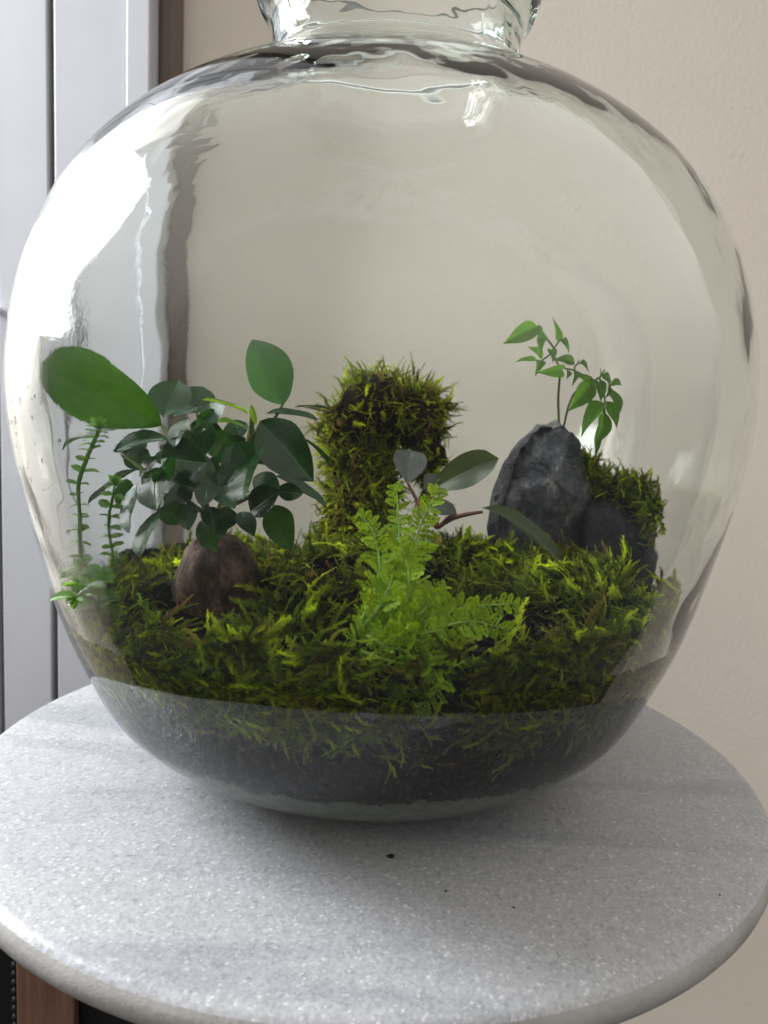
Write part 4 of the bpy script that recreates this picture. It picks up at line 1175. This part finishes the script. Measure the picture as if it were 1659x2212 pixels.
# pale plant pressed against the right glass
ppl = (0.60, -0.36, 0.33)
pp = empty('pale_plant', ppl); tag(pp, 'faint pale leafed plant pressed against the right side of the jar', 'plant')
PLM = leaf_mesh('pale_leaf', M['pale'], 0.42, 1.1, 0.15, 0.2)
for b, t, w in [((0.60, -0.36, 0.35), (0.625, -0.33, 0.47), 0.05), ((0.60, -0.36, 0.35), (0.555, -0.42, 0.40), 0.06), ((0.60, -0.36, 0.35), (0.53, -0.40, 0.345), 0.05), ((0.60, -0.36, 0.36), (0.64, -0.30, 0.40), 0.04)]:
    place_leaf(pp, ppl, PLM, b, t, w, (0.4, -0.8, 0.3), .1)
vs, fs, _ = tube([(0.60, -0.36, 0.33), (0.60, -0.36, 0.345), (0.60, -0.36, 0.365)], [.005, .004, .003], 6); link('stem', mesh_data('stem', sub(vs, ppl), fs, M['twig']), pp)

# ------------------------------------------------------------------ fern
def pinna_mesh(seed):
    """a small frilly pinna along +x made of scalloped lobes"""
    r_ = random.Random(seed); verts, faces = [], []
    def lobe(c, ang, L, W):
        n = 5; o = len(verts)
        verts.append((c[0], c[1], c[2]))
        for k in range(n+1):
            a = -1.25 + 2.5*k/n
            rad = L*(0.70+0.30*math.cos(a*0.9))*(1.0 if k % 2 else 0.86)
            x, y = rad*math.cos(a), rad*math.sin(a)*W
            verts.append((c[0]+x*math.cos(ang)-y*math.sin(ang), c[1]+x*math.sin(ang)+y*math.cos(ang), c[2]+0.16*math.sin(k*1.9+seed)*L+0.5*rad*rad))
        for k in range(n): faces.append((o, o+k+1, o+k+2))
    lobe((0.70, 0, 0), 0, 0.30, 0.8)
    for u, s in ((0.12, 1), (0.18, -1), (0.33, 1), (0.39, -1), (0.54, 1), (0.6, -1)):
        lobe((u, 0.05*s, 0.05*r_.uniform(-1, 1)), s*r_.uniform(.75, 1.15), 0.30*(1.1-0.3*u), 0.62)
    o = len(verts); verts += [(0, -.02, 0), (0, .02, 0), (0.7, .01, 0), (0.7, -.01, 0)]; faces.append((o, o+1, o+2, o+3))
    me = bpy.data.meshes.new('pinna'); me.from_pydata(verts, [], faces); me.update()
    me.polygons.foreach_set("use_smooth", [True]*len(me.polygons)); me.materials.append(M['fern'])
    return me
PIN = [pinna_mesh(i) for i in range(4)]
fnl = FERN_FRONDS[0][0][0]
fern = empty('fern', fnl); tag(fern, 'bright lime green frilly fern at the front of the jar', 'fern')
for fi, (pts, w) in enumerate(FERN_FRONDS):
    vs, fs, Q = tube(pts, [0.0048-0.0033*k/(len(pts)-1) for k in range(len(pts))], 7, 5)
    fr = link('frond', mesh_data('frond', sub(vs, fnl), fs, M['fernstem']), fern)
    tot = sum((Q[i+1]-Q[i]).length for i in range(len(Q)-1))
    npin = max(14, int(tot/0.0075))
    for k in range(npin):
        u = 0.07 + 0.93*k/(npin-1)
        f_ = u*(len(Q)-1); i = min(int(f_), len(Q)-2); p = Q[i].lerp(Q[i+1], f_-i)
        d = (Q[i+1]-Q[i]).normalized()
        toward = Vector((random.gauss(0, .25), -1, random.gauss(.2, .25)))
        side = d.cross(toward).normalized()*(1 if k % 2 else -1)
        sz = w*0.66*(0.42+0.65*math.sin(min(1, (1.06-u)*1.5)*math.pi/2))*random.uniform(.8, 1.15)*(1 if u > .3 else 0.75)
        tip = p + (side*0.85 + d*0.45 + Vector((0, -0.25 + random.gauss(0, .25), random.gauss(0, .15)))).normalized()*sz
        rt = math.hypot(tip.x-AX, tip.y-AY); lr = inner_r(tip.z)-0.012
        if rt > lr: tip = Vector((AX+(tip.x-AX)*lr/rt, AY+(tip.y-AY)*lr/rt, tip.z))
        place_leaf(fr, fnl, PIN[random.randrange(4)], p, tip, sz*random.uniform(.7, 1.0), toward, .65, 'pinna')
    # curled tip
    t0 = Q[-1]
    place_leaf(fr, fnl, PIN[0], Q[-2], t0 + (Q[-1]-Q[-2])*0.6, w*0.3, (0, -1, .2), .2, 'pinna')

# ------------------------------------------------------------------ water beads on the inside of the glass
def bead_mesh():
    V, F = [], []
    n, m_ = 10, 6
    spots = []
    for i in range(150):
        th = math.radians(random.gauss(210, 9)); z = random.uniform(0.45, 1.2)
        spots.append((th, z, random.choice((.0016, .002, .0025, .0032, .0045))))
    for th, z, r in spots:
        c, s = math.cos(th), math.sin(th)
        ri = inner_r(z) + 0.0005
        o = len(V); st_ = random.uniform(1.0, 1.7)
        for j in range(m_+1):
            a = math.pi*j/m_
            for k in range(n):
                b_ = 2*math.pi*k/n
                x, y, zz = math.cos(a)*0.5, math.sin(a)*math.cos(b_), math.sin(a)*math.sin(b_)*st_
                V.append((AX + (ri + x*r)*c - y*r*s, AY + (ri + x*r)*s + y*r*c, z + zz*r))
        for j in range(m_):
            for k in range(n):
                F.append((o+j*n+k, o+(j+1)*n+k, o+(j+1)*n+(k+1) % n, o+j*n+(k+1) % n))
    return V, F
vs, fs = bead_mesh()
tag(link('water_droplets', mesh_data('water_droplets', sub(vs, (AX, AY, 0.8)), fs, M['water']), None, (AX, AY, 0.8)), 'tiny beads of condensation on the inside of the jar', 'droplets', None, 'stuff')
